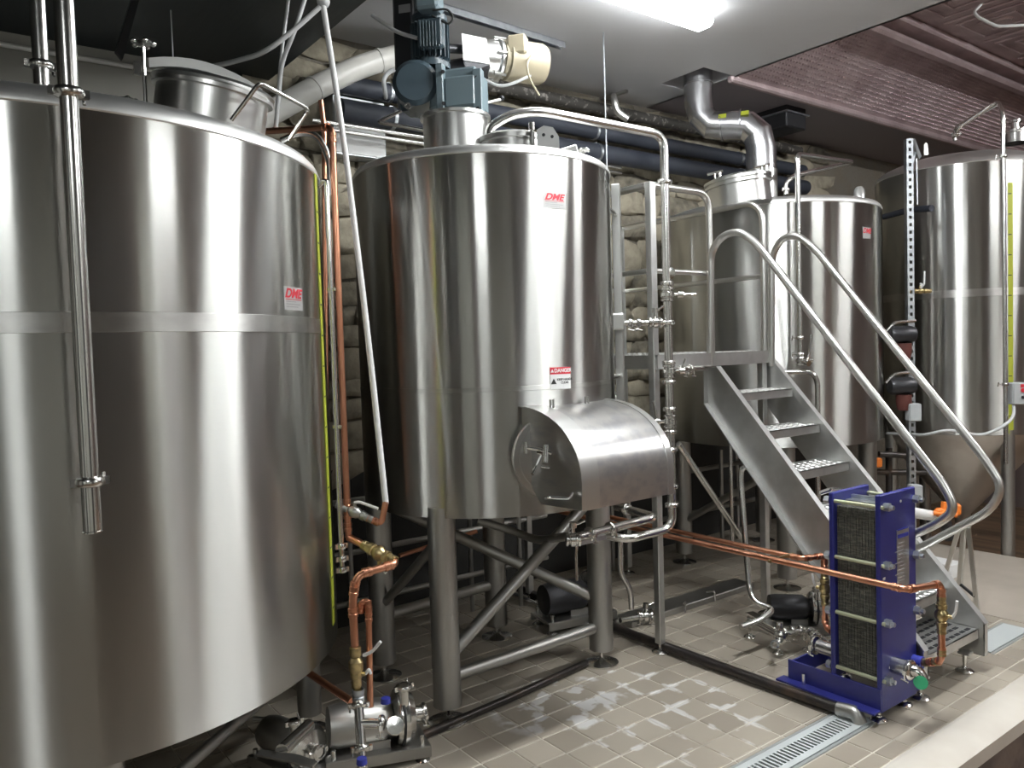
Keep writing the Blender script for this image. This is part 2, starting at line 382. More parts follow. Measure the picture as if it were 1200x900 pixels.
# trench drain
def drain(y0, y1, label, slots=True):
    t = thing('trench_drain', label, 'drain', (1.005, y0, -.01))
    w0, w1 = DR; f = MB()
    f.box((w0+.006, (y0+y1)/2, -.006), (.012, y1-y0, .016)).box((w1-.006, (y0+y1)/2, -.006), (.012, y1-y0, .016)).box(((w0+w1)/2, y1-.006, -.006), (w1-w0-.024, .012, .016))
    f.build('frame', M_DRAINF, t)
    MB().box(((w0+w1)/2, (y0+y1)/2, -.003), (w1-w0-.026, y1-y0-.014, .001)).build('channel', M_PIT, t)
    xa, xb = w0+.016, w1-.016; sa, sb = 1.005-.036, 1.005+.036; g = MB(); z = .0015
    ys = y0+.01; ye = y1-.016
    if slots:
        s0, s1 = ys, ye-.09
        g.box(((xa+sa)/2, (ys+ye)/2, z), (sa-xa, ye-ys, .006)).box(((sb+xb)/2, (ys+ye)/2, z), (xb-sb, ye-ys, .006)).box((1.005, (s1+ye)/2, z), (sb-sa, ye-s1, .006))
        y = s0; 
        while y < s1-.005:
            g.box((1.005, y+.006, z), (sb-sa, .010, .006)); y += .0225
    else:
        g.box(((xa+xb)/2, (ys+ye)/2, z), (xb-xa, ye-ys, .006))
    g.build('grate', M_DRAIN, t, smooth=False)
    if slots:
        h = MB(); h.box((1.005-.0, ye-.035, .005), (.06, .012, .002)); h.build('lift_slot', M_DARK, t)
drain(-.6, 1.15, 'pale slotted trench drain grate in the tile floor in front of the blue heat exchanger')
drain(2.24, 2.74, 'pale smooth trench drain cover in the floor beyond the bottom of the stair', False)

# back wall: mortar bed with rubble stones, plaster panel at the left
wb = struct('wall_back', MB().box((-1.60, 3.25, 1.6), (.18, 8.3, 4.2)), M_MORTAR)
struct('wall_left', MB().box((-1.55, -3.0, 1.6), (.16, 4.2, 4.2)), M_PLASTER)
SM = []
for k in range(8):
    bm = bmesh.new(); bmesh.ops.create_cube(bm, size=1); bmesh.ops.subdivide_edges(bm, edges=bm.edges, cuts=1, use_grid_fill=True)
    for v in bm.verts:
        c = v.co; l = max(abs(c.y), abs(c.z))*2; e = (abs(c.y)*2)**2+(abs(c.z)*2)**2
        if e > 1.5: c.y *= random.uniform(.84, 1); c.z *= random.uniform(.80, 1)
        c.x *= 1 if e < .5 else .72
        c += V((random.uniform(-.25, .25), random.uniform(-.10, .10), random.uniform(-.12, .12)))
    me = bpy.data.meshes.new('stone'); bm.to_mesh(me); bm.free(); me.materials.append(M_STONE)
    me.polygons.foreach_set('use_smooth', [True]*len(me.polygons)); SM.append(me)
z = 3.37; ns = 0
while z > 1.0:
    h = random.choice((.12, .15, .18, .22)); z -= h; y = -.55+random.uniform(0, .15)
    while y < 4.7 and ns < 298:
        w = random.uniform(.18, .50)
        o = bpy.data.objects.new('stone', random.choice(SM)); COL.objects.link(o); o.parent = wb
        o.location = (-1.51, y+w/2, min(z+h/2+random.uniform(-.01, .01), 3.33)); o.scale = (random.uniform(.07, .12), w*.97, h*.95)
        o.rotation_euler = (random.uniform(-.05, .05), 0, 0); ns += 1; y += w
struct('trim_14', MB().box((-1.50, 2.2, .46), (.06, 6.2, .92)), mat('under_tank_shade', (.035, .034, .032), .6))  # dark sheet standing in for the shade on the wall under the tanks
struct('floor_2', MB().box((.55, 3.5, .001), (1.44, 1.38, .006)), mat('pale_screed', (.44, .39, .335), .45, noise=((2.5, 2.5, 2.5), (.37, .33, .28), .4, .65)))
struct('wall_right', MB().box((0, 7.6, 1.6), (3.4, .16, 4.2)), M_WALLF)
# far side of the room (behind the camera): maroon wall with cream piers, seen only in the steel
wf = struct('wall_front', MB().box((6.6, 1.5, 1.6), (.16, 12.4, 4.2)), M_WALLF)
struct('wall_near', MB().box((2.5, -4.6, 1.6), (8.2, .16, 4.2)), M_WALLW)
struct('wall_far', MB().box((4.1, 7.6, 1.6), (5.0, .16, 4.2)), M_WALLF)
for k, (y, w, m_) in enumerate(((-2.9, 3.3, M_WALLW), (-.05, 2.1, M_DARK), (1.8, 1.0, M_WALLW), (3.9, .6, M_WALLW), (6.2, .4, M_WALLW))):
    struct('trim_%d' % (3+k), MB().box((6.46, y, 1.4), (.12, w, 3.5)), m_)
for k, (x, w, m_) in enumerate(((.3, .6, M_WALLF), (2.3, .9, M_DARK), (4.7, .7, M_WALLF))):
    struct('trim_%d' % (8+k), MB().box((x, -4.47, 1.4), (w, .1, 3.5)), m_)

# ceilings
CZ = 3.40
HX0, HX1, HY0, HY1 = -.95, -.55, 1.95, 2.35       # opening where the exhaust stack goes through
hc = ax(820, 92, -.7)
c1 = MB()
c1.box((2.55, 1.118, CZ+.05), (6.6, 2.936, .10))          # x from -.75
c1.box((-1.125, .0, CZ+.05), (.75, .7, .10))
def ceil_rect(mb, x0, x1, y0, y1): mb.box(((x0+x1)/2, (y0+y1)/2, CZ+.05), (x1-x0, y1-y0, .10))
c1 = MB(); 
_h = az(818, 94, CZ); hx0, hx1, hy0, hy1 = _h.x-.19, _h.x+.19, _h.y-.17, _h.y+.17
ceil_rect(c1, -1.6, 6.6, -.35, hy0); ceil_rect(c1, -1.6, 6.6, hy1, 2.61); ceil_rect(c1, -1.6, hx0, hy0, hy1); ceil_rect(c1, hx1, 6.6, hy0, hy1)
struct('ceiling', c1, M_CEIL)
struct('trim_12', MB().box(((hx0+hx1)/2, (hy0+hy1)/2, CZ+.14), (.44, .40, .06)), M_SOFFP)
struct('trim_13', MB().box((2.9, 2.585, CZ+.30), (7.2, .04, .40)), M_CEIL)     # upstand between white ceiling and tin ceiling
struct('ceiling_1', MB().box((2.5, -2.47, 3.24), (8.2, 4.24, .32)), M_SOFFD)   # dark lowered soffit over the first tank
struct('ceiling_2', MB().box((-1.17, 5.1, CZ+.05), (.90, 4.96, .10)), M_SOFFP)
tin = struct('ceiling_3', MB().box((3.22, 5.1, 3.80), (6.88, 4.96, .06)), M_TIN)
# tin: cove, mouldings and pressed panels are pieces of their own
cv = MB(); n = 24
prof = [(-.717+.60*(k/n), CZ-.0+.40*math.sin(PI/2*k/n)**1.2) for k in range(n+1)]
for k in range(n):
    (xa, za), (xb, zb) = prof[k], prof[k+1]
    cv.add([(xa, 2.6, za), (xb, 2.6, zb), (xb, 7.5, zb), (xa, 7.5, za)], [(0, 1, 2, 3)])
cv.build('cove', M_TIN, tin)
MB().box((-.715, 5.05, CZ-.01), (.05, 4.9, .05), bev=.012).build('moulding', M_TIN, tin)
MB().box((-.13, 5.05, 3.70), (.09, 4.9, .06), bev=.02).build('moulding', M_TIN, tin)
MB().box((.02, 5.05, 3.745), (.04, 4.9, .05), bev=.012).build('moulding', M_TIN, tin)
MB().box((-.44, 5.05, 3.66), (.02, 4.9, .02)).build('moulding', M_TIN, tin)
# little beads along the cove
bd = MB()
for i in range(130):
    for k in range(2, 21):
        (xa, za) = prof[k]; bd.box((xa, 2.65+i*.036+.018*(k % 2), za-.001), (.017, .017, .018), bev=.006)
tag(bd.build('bead', M_TIN, tin, smooth=False), kind='stuff')
for i in range(4):
    for j in range(8):
        x, y = .38+i*.62, 2.95+j*.62
        MB().box((x, y, 3.765), (.56, .56, .02), bev=.008).build('pressed_panel', M_TIN, tin)
        q = MB()
        for e in (.21, .11):
            for s_ in (-1, 1): q.box((x, y+s_*e, 3.750), (2*e+.025, .025, .014), bev=.005).box((x+s_*e, y, 3.750), (.025, 2*e-.025, .014), bev=.005)
        q.lathe((x, y, 3.755), (0, 0, -1), [(.06, 0), (.05, .012), (.02, .008), (.001, .014)], 12)
        q.build('pressed_border', M_TIN, tin, smooth=False)

# ================================================================== LAMPS
def tube_lamp(x, y, z, L, label, along='y', lm=None, cat='lamp'):
    t = thing('tube_light', label, cat, (x, y, z), 'linear tube lights under the ceiling')
    sx, sy = (.10, L) if along == 'y' else (L, .10)
    MB().box((x, y, z-.02), (sx*.62 if along == 'y' else sx, sy if along == 'y' else sy*.62, .04), bev=.008).build('housing', M_WHITE, t)
    d = MB(); ha = V((0, 1, 0)) if along == 'y' else V((1, 0, 0)); c = V((x, y, z-.045))
    prof = [(.001, -L/2), (.034, -L/2+.006), (.047, -L/2+.03), (.047, L/2-.03), (.034, L/2-.006), (.001, L/2)]
    wv = V((1, 0, 0)) if along == 'y' else V((0, 1, 0))
    d.box(c-V((0, 0, .012)), (.13, L, .06) if along == 'y' else (L, .13, .06), bev=.025); d.build('diffuser', lm or M_LAMPW, t)
_l = az(832, 26, CZ-.05); tube_lamp(_l.x-.02, _l.y-.625, CZ, 1.25, 'lit white tube light on the ceiling above the platform', 'y')
for x, y, L, al, lb in ((1.28, .98, 1.25, 'y', 'tube light over the walkway beside the tanks'), (2.9, 4.5, 1.25, 'y', 'added unseen fill tube light over the walkway by the far tank'),  # the far-tank lamp is an unseen fill, added for brightness
                        (5.2, 2.0, 1.25, 'y', 'unseen tube light added to brighten the opposite wall')):  # added out of view to light the opposite wall
    tube_lamp(x, y, 3.77 if y > 2.6 else CZ, L, lb, al, M_LAMPM if x > 5 else M_LAMP)
tube_lamp(3.9, -2.9, 3.08, 1.25, 'tube light under the dark soffit behind the viewer', 'x', M_LAMPM)

#BODY#
# ================================================================== TANKS
def cyl_hit(px, py, c, R):
    r = ray(px, py); a = r.x**2+r.y**2; ox, oy = CAM.x-c[0], CAM.y-c[1]; b = 2*(ox*r.x+oy*r.y); q = ox*ox+oy*oy-R*R
    disc = b*b-4*a*q; t = (-b-math.sqrt(max(disc, 0)))/(2*a); return CAM+r*t
def ang(p, c): return math.atan2(p.y-c[1], p.x-c[0])
def arc(mb, c, R, a0, a1, z0, z1, th=.002, n=8):
    vs = []; fs = []
    for i in range(n+1):
        a = a0+(a1-a0)*i/n
        for r, z in ((R, z0), (R+th, z0), (R+th, z1), (R, z1)): vs.append((c[0]+r*math.cos(a), c[1]+r*math.sin(a), z))
    for i in range(n):
        for k in range(4): fs.append((i*4+k, i*4+(k+1) % 4, i*4+4+(k+1) % 4, i*4+4+k))
    fs += [(0, 1, 2, 3), (n*4+3, n*4+2, n*4+1, n*4)]
    return mb.add(vs, fs)
def wrap_text(body, name, m, parent, c, R, a, z, size, shear=0, bold=0, align='CENTER', sx=1):
    cu = bpy.data.curves.new(name, 'FONT'); cu.body = body; cu.size = size; cu.shear = shear; cu.offset = bold; cu.extrude = .0004
    cu.align_x = align; cu.align_y = 'CENTER'
    t = bpy.data.objects.new(name, cu); COL.objects.link(t)
    me = bpy.data.meshes.new_from_object(t.evaluated_get(bpy.context.evaluated_depsgraph_get())); bpy.data.objects.remove(t)
    off = OFF[parent.name]
    for v in me.vertices:
        th = a+v.co.x*sx/R; r = R+.0006+v.co.z; v.co = V((c[0]+r*math.cos(th), c[1]+r*math.sin(th), z+v.co.y))-off
    me.name = name; me.materials.clear(); me.materials.append(m)
    o = bpy.data.objects.new(name, me); COL.objects.link(o); o.parent = parent; OFF[o.name] = off; return o
def nameplate(parent, c, R, px, py, w, h):
    p = cyl_hit(px, py, c, R); a = ang(p, c)
    o = arc(MB(), c, R, a-w/2/R, a+w/2/R, p.z-h/2, p.z+h/2, .0015).build('nameplate', M_PLATE, parent)
    wrap_text('DME', 'lettering', M_RED, o, c, R+.0015, a-w*.03/R, p.z+h*.20, h*.55, .35, h*.018, sx=1.25)
    b = MB(); arc(b, c, R+.0015, a-w*.42/R, a+w*.42/R, p.z-h*.06, p.z-h*.03, .0006); arc(b, c, R+.0015, a-w*.44/R, a-w*.24/R, p.z+h*.02, p.z+h*.05, .0006)
    b.build('red_rule', M_RED, o)
    g = MB()
    for k, (s, e) in enumerate(((-.40, .10), (-.40, .36), (-.40, .22))):
        z = p.z-h*(.14+.11*k); arc(g, c, R+.0015, a+w*s/R, a+w*e/R, z-h*.018, z+h*.018, .0005, 3)
    g.build('small_print', M_GREYP, o)
    return o
def shell(t, c, R, z0, z1, z_band, bh, cone=.12, dish=.05, inner=.25, roll=.035, bm_=None):
    C3 = (c[0], c[1], 0)
    MB().lathe(C3, (0, 0, 1), [(R-.006, z0+.004), (R, z0), (R, z0+.3*(z1-z0)), (R, z0+.7*(z1-z0)), (R, z1)], 96).build('shell', M_TANK, t)
    if z_band: MB().lathe(C3, (0, 0, 1), [(R-.001, z_band-bh/2), (R+.0012, z_band-bh/2+.002), (R+.0012, z_band+bh/2-.002), (R-.001, z_band+bh/2)], 96).build('weld_band', bm_ or M_BAND, t)
    MB().lathe(C3, (0, 0, 1), [(R, z1-.012), (R+.003, z1-.008), (R+.003, z1), (R-roll*.12, z1+roll*.45), (R-roll*.45, z1+roll*.8), (R-roll, z1+roll), (inner, z1+cone), (inner*.6, z1+cone+.01), (.001, z1+cone+.012)], 96).build('top_head', M_HEAD, t)
    MB().lathe(C3, (0, 0, 1), [(R-.006, z0+.004), (R*.8, z0+.015-dish*.3), (R*.4, z0-dish*.6), (.001, z0-dish)], 48).build('bottom_head', M_SATIN, t)
def leg(t, p, r, ztop, pad=.06):
    p = V(p); MB().cyl((p.x, p.y, .075), (p.x, p.y, ztop), r, n=24).build('leg', M_SATIN, t); foot(t, (p.x, p.y, 0), pad, .08, 'leveling_foot')
def knob(mb, p, r=.02, h=.06):
    p = V(p); mb.cyl(p, p+V((0, 0, h)), .006, n=8); q = p+V((0, 0, h))
    mb.lathe(q, (0, 0, 1), [(.001, 0), (r*.6, .002), (r, .008), (r*.95, .016), (r*.5, .02), (.001, .021)], 10)
    for k in range(5):
        a = 2*PI*k/5; mb.ball(q+V((r*math.cos(a), r*math.sin(a), .01)), r*.32, 8)

# ---- tank 1, nearest at the left
c1_, R1 = (-.44, -1.577), .952
t1 = thing('brewing_tank', 'very wide polished steel tank filling the left of the photo, nearest the viewer', 'tank', (c1_[0], c1_[1], 0), 'polished steel brewhouse tanks')
shell(t1, c1_, R1, .53, 2.235, 1.685, .055, .15, .08, .3, .05)
for x, y in ((-.392, -.70), (.42, -1.60), (-1.30, -1.55), (-.46, -2.44)): leg(t1, (x, y, 0), .05, .56, .07)
MB().cyl((-1.3, -1.55, .28), (-.392, -.70, .28), .02).build('brace', M_SATIN, t1)
MB().cyl((-.392, -.70, .30), (.42, -1.60, .30), .02).build('brace', M_SATIN, t1)
nameplate(t1, c1_, R1, 344, 350, .12, .075)
pg = cyl_hit(381, 500, c1_, R1); ag = ang(pg, c1_)
gz = [cyl_hit(374, 212, c1_, R1).z, .60]
o = arc(MB(), c1_, R1, ag-.012, ag+.030, gz[1], gz[0], .0025).build('level_tape', M_YELLOW, t1)
tk = MB()
for k in range(14): z = gz[1]+.06+k*.11; arc(tk, c1_, R1+.0025, ag-.008, ag+.02, z, z+.006, .0006, 3)
tag(tk.build('tape_marks', M_BLACKP, o), kind='stuff')
# manway on its top
mz = 2.45; mc = az(251, 106, mz); rdl = V((mc.x-c1_[0], mc.y-c1_[1], 0)).normalized(); tx = (V((0, 0, 1))+rdl*.20).normalized()
mw = MB(); mw.lathe(mc, tx, [(.172, -.16), (.172, -.02), (.186, -.018), (.186, -.006), (.16, -.004)], 40); mw = mw.build('manway_collar', M_TOP, t1)
MB().lathe(mc, tx, [(.182, -.004), (.190, .004), (.180, .014), (.12, .024), (.001, .03)], 40).build('manway_lid', M_TOP, mw)
dn = (mc-V((CAM.x, CAM.y, mc.z))); dn.z = 0; dn.normalize(); sd = V((-dn.y, dn.x, 0))
if sd.dot(RT) > 0: sd = -sd                      # sd points to the picture's left
hb = []; 
for k in range(9):
    t = k/8; hb.append(mc+sd*(.19-.34*t)+V((0, 0, .078+.030*math.sin(PI*(.10+.75*t))-.075*t*t)))
lb = MB(); lb.prism([h for h in hb]+[h-V((0, 0, .03)) for h in reversed(hb)], dn*.02); lb.build('lid_arm', M_HEAD, mw)
kb = MB(); kp = mc+sd*.205+V((0, 0, -.08)); knob(kb, kp, .03, .20); kb.box(kp+V((0, 0, .01)), (.03, .03, .03), bev=.005); kb.box(kp+V((0, 0, .13))+sd*.02, (.014, .02, .04)); kb.build('clamp_knob', M_PIPE, mw)
kb = MB(); kp = mc+sd*.27+dn*.08+V((0, 0, -.13)); knob(kb, kp, .03, .09); kb.build('clamp_knob', M_PIPE, mw)
h0 = cyl_hit(271, 141, c1_, R1); h3 = cyl_hit(338, 165, c1_, R1-.02)
MB().tube([ad(271, 141, (h0-CAM).dot(FW)+.04), ad(304, 97, (h0-CAM).dot(FW)+.05), ad(362, 128, (h3-CAM).dot(FW)+.03), ad(338, 165, (h3-CAM).dot(FW)+.03)], .0065, .02, 10).build('lift_handle', M_PIPE, t1)
# vent stub beside the manway
q = cyl_hit(48, 92, c1_, R1-.12)

# ---- tank 2, in the middle
c2_, R2 = (-.377, .264), .611
t2 = thing('brewing_tank', 'middle polished steel tank, gear motor on top, half-round hood low on its right', 'tank', (c2_[0], c2_[1], 0), 'polished steel brewhouse tanks')
shell(t2, c2_, R2, .888, 2.392, cyl_hit(560, 457, c2_, R2).z, .022, .07, .10, .2, .03, M_BANDF)
for x, y in ((-.075, -.213), (-.105, .711), (-.744, .525), (-.68, -.20)): leg(t2, (x, y, 0), .06, .93, .085)
bz = .19
MB().cyl((-.075, -.213, bz), (-.105, .711, bz), .028).build('brace', M_SATIN, t2)
MB().cyl((-.075, -.213, .27), (-.095, .60, .80), .028).build('brace', M_SATIN, t2)
MB().cyl((-.105, .711, .32), (-.744, -.10, .82), .028).build('brace', M_SATIN, t2)
MB().cyl((-.744, .525, .30), (-.68, -.20, .30), .028).build('brace', M_SATIN, t2)
MB().cyl((-.68, -.20, .35), (-.075, -.213, .80), .022).build('brace', M_SATIN, t2)
nameplate(t2, c2_, R2, 650, 235, .115, .066)
# danger label
p = cyl_hit(657, 443, c2_, R2); a = ang(p, c2_); w, h = .105, .092
dl = arc(MB(), c2_, R2, a-w/2/R2, a+w/2/R2, p.z-h/2, p.z+h/2, .0012).build('danger_label', M_WHITE, t2)
dl['label'] = 'white danger label with red band above the grain door'
arc(MB(), c2_, R2+.0012, a-w/2/R2, a+w/2/R2, p.z+h*.18, p.z+h/2, .0004).build('red_band', M_RED, dl)
wrap_text('DANGER', 'lettering', M_WHITE, dl, c2_, R2+.0016, a+.012/R2, p.z+h*.34, .022, 0, .0006)
wrap_text('KEEP HANDS\nCLEAR', 'lettering', M_BLACKP, dl, c2_, R2+.0012, a+.020/R2, p.z-h*.14, .0135, 0, .0002)
def tri(m, name, ac, zc, s):
    q = [(ac-s/R2, zc-s*.8), (ac+s/R2, zc-s*.8), (ac, zc+s*.9)]; r = R2+.0018
    MB().prism([(c2_[0]+r*math.cos(x), c2_[1]+r*math.sin(x), z) for x, z in q], (.0006*math.cos(ac), .0006*math.sin(ac), 0)).build(name, m, dl)
tri(M_WHITE, 'warning_triangle', a-.042/R2, p.z+h*.34, .008); tri(M_BLACKP, 'warning_triangle', a-.036/R2, p.z-h*.14, .014)
# yellow level tape at its back left edge, seen as a thin line
# sight-glass channel on its right side
p = cyl_hit(715.5, 300, c2_, R2); a = ang(p, c2_); e = V((math.cos(a), math.sin(a), 0)); tg = V((-e.y, e.x, 0)); rot = Matrix((e, tg, V((0, 0, 1)))).transposed()
zt, zb = ad(722, 217, 3.9).z, ad(728, 500, 3.9).z; g0 = ad(723.5, 300, 3.9); g0 = V((g0.x, g0.y, (zt+zb)/2))
sg = MB().box(g0, (.040, .045, zt-zb), rot, .003).build('sight_glass_channel', M_TOP, t2); sgc = MB()
for z in (zt-.15, zb+.25): MB().cyl((g0.x, g0.y, z), (c2_[0]+R2*math.cos(a)*.98, c2_[1]+R2*math.sin(a)*.98, z), .012).build('bracket', M_PIPE, sg)
# top fittings
zs = 2.40
cc = az(534, 150, 2.58); cz_ = CAM.z-(CAM.z-ad(534, 138, (cc-CAM).dot(FW)).z)
MB().lathe((cc.x, cc.y, 0), (0, 0, 1), [(.145, 2.42), (.145, cz_-.014), (.158, cz_-.012), (.158, cz_), (.04, cz_+.002)], 32).build('agitator_collar', M_TOP, t2)
mc2 = az(600, 168, 2.50)
m2 = MB().lathe((mc2.x, mc2.y, 0), (0, 0, 1), [(.15, 2.40), (.15, 2.49), (.165, 2.492), (.165, 2.51), (.12, 2.53), (.001, 2.54)], 32).build('manway_lid', M_TOP, t2)
d2 = 3.36
def flat(mb, pts, d, th=.012): mb.prism([ad(x, y, d) for x, y in pts], -FW*-th)
lg = MB(); flat(lg, [(630, 183), (629, 152), (637, 147), (648, 149), (655, 160), (656, 184)], d2, .015); lg = lg.build('lifting_lug', M_TOP, t2)
MB().cyl(ad(637, 158, d2-.003), ad(637, 158, d2+.004), .007).cyl(ad(647, 160, d2-.003), ad(647, 160, d2+.004), .007).build('lug_hole', M_DARK, lg)
kb = MB(); kp = ad(624, 180, d2+.02); kb.cyl(kp, kp+V((0, 0, .10)), .007); kb.cyl(kp+V((0, 0, .10))-sd*.0, kp+V((0, 0, .13)), .014); kb.box(kp+V((0, 0, .05)), (.02, .02, .09), bev=.004); kb.build('lid_clamp', M_PIPE, t2)
jb = ad(667, 178, 3.5); rj = Matrix.Rotation(-.3, 3, FW) @ Matrix((RT, FW, UP)).transposed()
MB().box(jb, (.075, .05, .038), rj, .006).build('junction_box', M_TOP, t2)
kb = MB(); knob(kb, ad(684, 192, 3.55), .024, .05); kb.build('clamp_knob', M_PIPE, t2)
# grain door hood
hy0_, hy1_ = .02, .525
def hood(y, s=1.0):
    xb = .17; pts = []
    xf, zt_, zb_ = .56, 1.345, .965
    for k in range(13):
        u = PI/2*k/12; pts.append(V((xb+(xf-xb)*math.sin(u)**.92*s, y, zb_+.10+(zt_-zb_-.10)*math.cos(u)**.92*s)))
    pts.append(V((xf*1.0-.003, y, zb_)))
    return pts
def hood_sheet(y0, y1, th, out=0):
    a = hood(y0); b = hood(y1); m = MB(); n = len(a)
    vs = []
    for src in (a, b):
        for i, q in enumerate(src):
            t = (src[min(i+1, n-1)]-src[max(i-1, 0)]).normalized(); nn = V((-t.z, 0, t.x)); nn = -nn if nn.x+nn.z < 0 else nn
            vs += [q+nn*out, q+nn*(out-th)]
    fs = []
    for i in range(n-1):
        A = 2*i; B = 2*n+2*i
        fs += [(A, A+2, B+2, B), (A+1, B+1, B+3, A+3), (A, A+1, A+3, A+2), (B, B+2, B+3, B+1)]
    fs += [(0, 2*n, 2*n+1, 1), (2*n-2, 2*n-1, 4*n-1, 4*n-2)]
    return m.add(vs, fs)
M_HOOD = mat('hood_steel', (.68, .67, .66), .3, 1, noise=((6, 14, 22), (.56, .56, .58), .45, .62), bump=((3, 8, 8), .2, .004))
hd = hood_sheet(hy0_+.08, hy1_, .003).build('grain_door_hood', M_HOOD, t2)
hd['label'] = 'curved steel hood over the grain discharge door'
hood_sheet(hy0_, hy0_+.09, .004, .003).build('hood_edge_strip', M_TOP, hd)
hood_sheet(hy1_-.03, hy1_+.004, .004, .003).build('hood_edge_strip', M_TOP, hd)
# side cheek, set back and dark behind the edge
ck = hood(hy0_+.012); ck = ck+[V((.30, hy0_+.012, .955)), V((.235, hy0_+.012, 1.02)), V((.21, hy0_+.012, 1.10))]
MB().prism(ck, (0, .003, 0)).build('hood_cheek', M_HOOD, hd)
ck = hood(hy1_-.012)+[V((.17, hy1_-.012, .965))]
MB().prism(ck, (0, .003, 0)).build('hood_cheek', M_HOOD, hd)
# round door flange on the shell behind the hood
dp = cyl_hit(641, 533, c2_, R2); an = ang(dp, c2_); en = V((math.cos(an), math.sin(an), 0))
MB().lathe(dp-en*.02, en, [(.155, 0), (.155, .045), (.172, .048), (.176, .056), (.172, .064), (.15, .066), (.145, .060), (.05, .07), (.001, .072)], 36).build('grain_door', M_TOP, t2)
lt = MB(); b0 = ad(627, 530, 3.12)
lt.tube([ad(615, 524, 3.10), ad(634, 527, 3.10), ad(646, 531, 3.10)], .008, .01, 8); lt.cyl(ad(640, 522, 3.11), ad(639, 543, 3.09), .013); lt.box(ad(636, 528, 3.13), (.05, .03, .03), bev=.005)
lt.tube([ad(634, 535, 3.08), ad(629, 545, 3.04), ad(624, 556, 3.02)], .007, .01, 8); lt.cyl(ad(616, 518, 3.1), ad(616, 531, 3.1), .009)
lt.tube([ad(634, 547, 3.08), ad(644, 548, 3.08)], .005, .01, 8)
lt.build('door_latch', M_PIPE, t2)
MB().tube([ad(671, 578, 3.02), ad(667, 584, 3.0), ad(643, 583, 2.98), ad(640, 584, 3.03)], .006, .01, 8).build('hood_handle', M_PIPE, hd)
for x, y in ((647, 478), (688, 474)):
    nb = MB(); b = ay(x, y+3, .12 if x < 660 else .34); nb.box(b, (.035, .03, .02), bev=.004).cyl(b+V((0, -.008, .005)), b+V((0, -.008, .045)), .0045).cyl(b+V((0, .008, .005)), b+V((0, .008, .045)), .0045); nb.build('safety_switch', M_SATIN, t2)

# ---- tank 3, behind the platform
c3_, R3 = (-.61, 2.88), .715
t3 = thing('brewing_tank', 'polished steel kettle tank behind the platform and stair, under the exhaust stack', 'tank', (c3_[0], c3_[1], 0), 'polished steel brewhouse tanks')
shell(t3, c3_, R3, .917, 2.44, None, 0, .09, .10, .2)
for x, y in ((-.20, 2.42), (-.18, 3.36), (-1.05, 3.36), (-1.05, 2.42)): leg(t3, (x, y, 0), .06, .95, .085)
MB().cyl((-.20, 2.42, .25), (-.18, 3.36, .25), .025).build('brace', M_SATIN, t3)
MB().cyl((-.20, 2.42, .80), (-1.05, 2.42, .30), .025).build('brace', M_SATIN, t3)
p = cyl_hit(1016, 273, c3_, R3); a = ang(p, c3_)
npl = arc(MB(), c3_, R3, a-.045/R3, a+.045/R3, p.z-.035, p.z+.035, .0012).build('nameplate', M_PLATE, t3)
wrap_text('DME', 'lettering', M_RED, npl, c3_, R3+.0012, a, p.z+.012, .045, .35, .001)
mc3 = az(864, 211, 2.58); t3x = (V((0, 0, 1))-RT*.12).normalized()
mw3 = MB().lathe(mc3, t3x, [(.185, -.16), (.185, -.04), (.20, -.037), (.20, -.022), (.19, -.02), (.19, -.014), (.203, -.012), (.203, .004), (.16, .02), (.001, .035)], 32).build('manway_collar', M_TOP, t3)
for x, y in ((838, 206), (893, 198)):
    kb = MB(); kp = ad(x, y+14, 5.2); kb.cyl(kp, kp+V((0, 0, .09)), .008); kb.tube([kp+V((0, 0, .085))-RT*.05, kp+V((0, 0, .095)), kp+V((0, 0, .11))+RT*.05], .010, .02, 8); kb.cyl(kp+RT*.03+V((0, 0, .03)), kp+RT*.03+V((0, 0, .10)), .012); kb.build('lid_clamp', M_PIPE, mw3)
# glass breather dome at its right shoulder
b = ad(1007, 236, 5.25); MB().lathe(b, (0, 0, 1), [(.001, .10), (.02, .095), (.034, .075), (.036, .0), (.045, -.005), (.045, -.02)], 16).build('breather_dome', M_GLASS, t3)

# ---- tank 4, fermenter at the right
c4_, R4 = (-.085, 4.58), .60
t4 = thing('brewing_tank', 'tall steel cone-bottomed tank at the right edge with a yellow level scale', 'tank', (c4_[0], c4_[1], -.3), 'polished steel brewhouse tanks')
C3 = (c4_[0], c4_[1], 0); zb4, zt4 = .862, 2.80
MB().lathe(C3, (0, 0, 1), [(R4-.004, zb4), (R4, zb4+.004), (R4, 1.4), (R4, 2.1), (R4, zt4)], 96).build('shell', M_TANK, t4)
zb = cyl_hit(1120, 344, c4_, R4).z
MB().lathe(C3, (0, 0, 1), [(R4-.001, zb-.028), (R4+.0012, zb-.026), (R4+.0012, zb+.026), (R4-.001, zb+.028)], 96).build('weld_band', M_BAND, t4)
MB().lathe(C3, (0, 0, 1), [(R4, zt4), (R4+.002, zt4+.005), (R4-.01, zt4+.03), (R4-.06, zt4+.07), (R4-.16, zt4+.11), (R4-.32, zt4+.14), (.001, zt4+.155)], 96).build('top_head', M_HEAD, t4)
MB().lathe(C3, (0, 0, 1), [(R4-.004, zb4), (R4-.012, zb4-.02), (R4-.03, zb4-.06), (.06, .18), (.05, .10), (.001, .10)], 64).build('cone_bottom', mat('cone_steel', (.62, .59, .55), .45, 1, noise=((4, 4, 4), (.5, .46, .42), .4, .65)), t4)
lp = az(1179, 655, -.02); LL = [V((c4_[0]+.56*math.cos(x), c4_[1]+.56*math.sin(x), 0)) for x in (-.62, .95, 2.5, 4.1)]
for q in LL: MB().cyl((q.x, q.y, -.22), (q.x, q.y, .90), .045, n=24).build('leg', M_SATIN, t4); foot(t4, (q.x, q.y, -.3), .07, .09, 'leveling_foot')
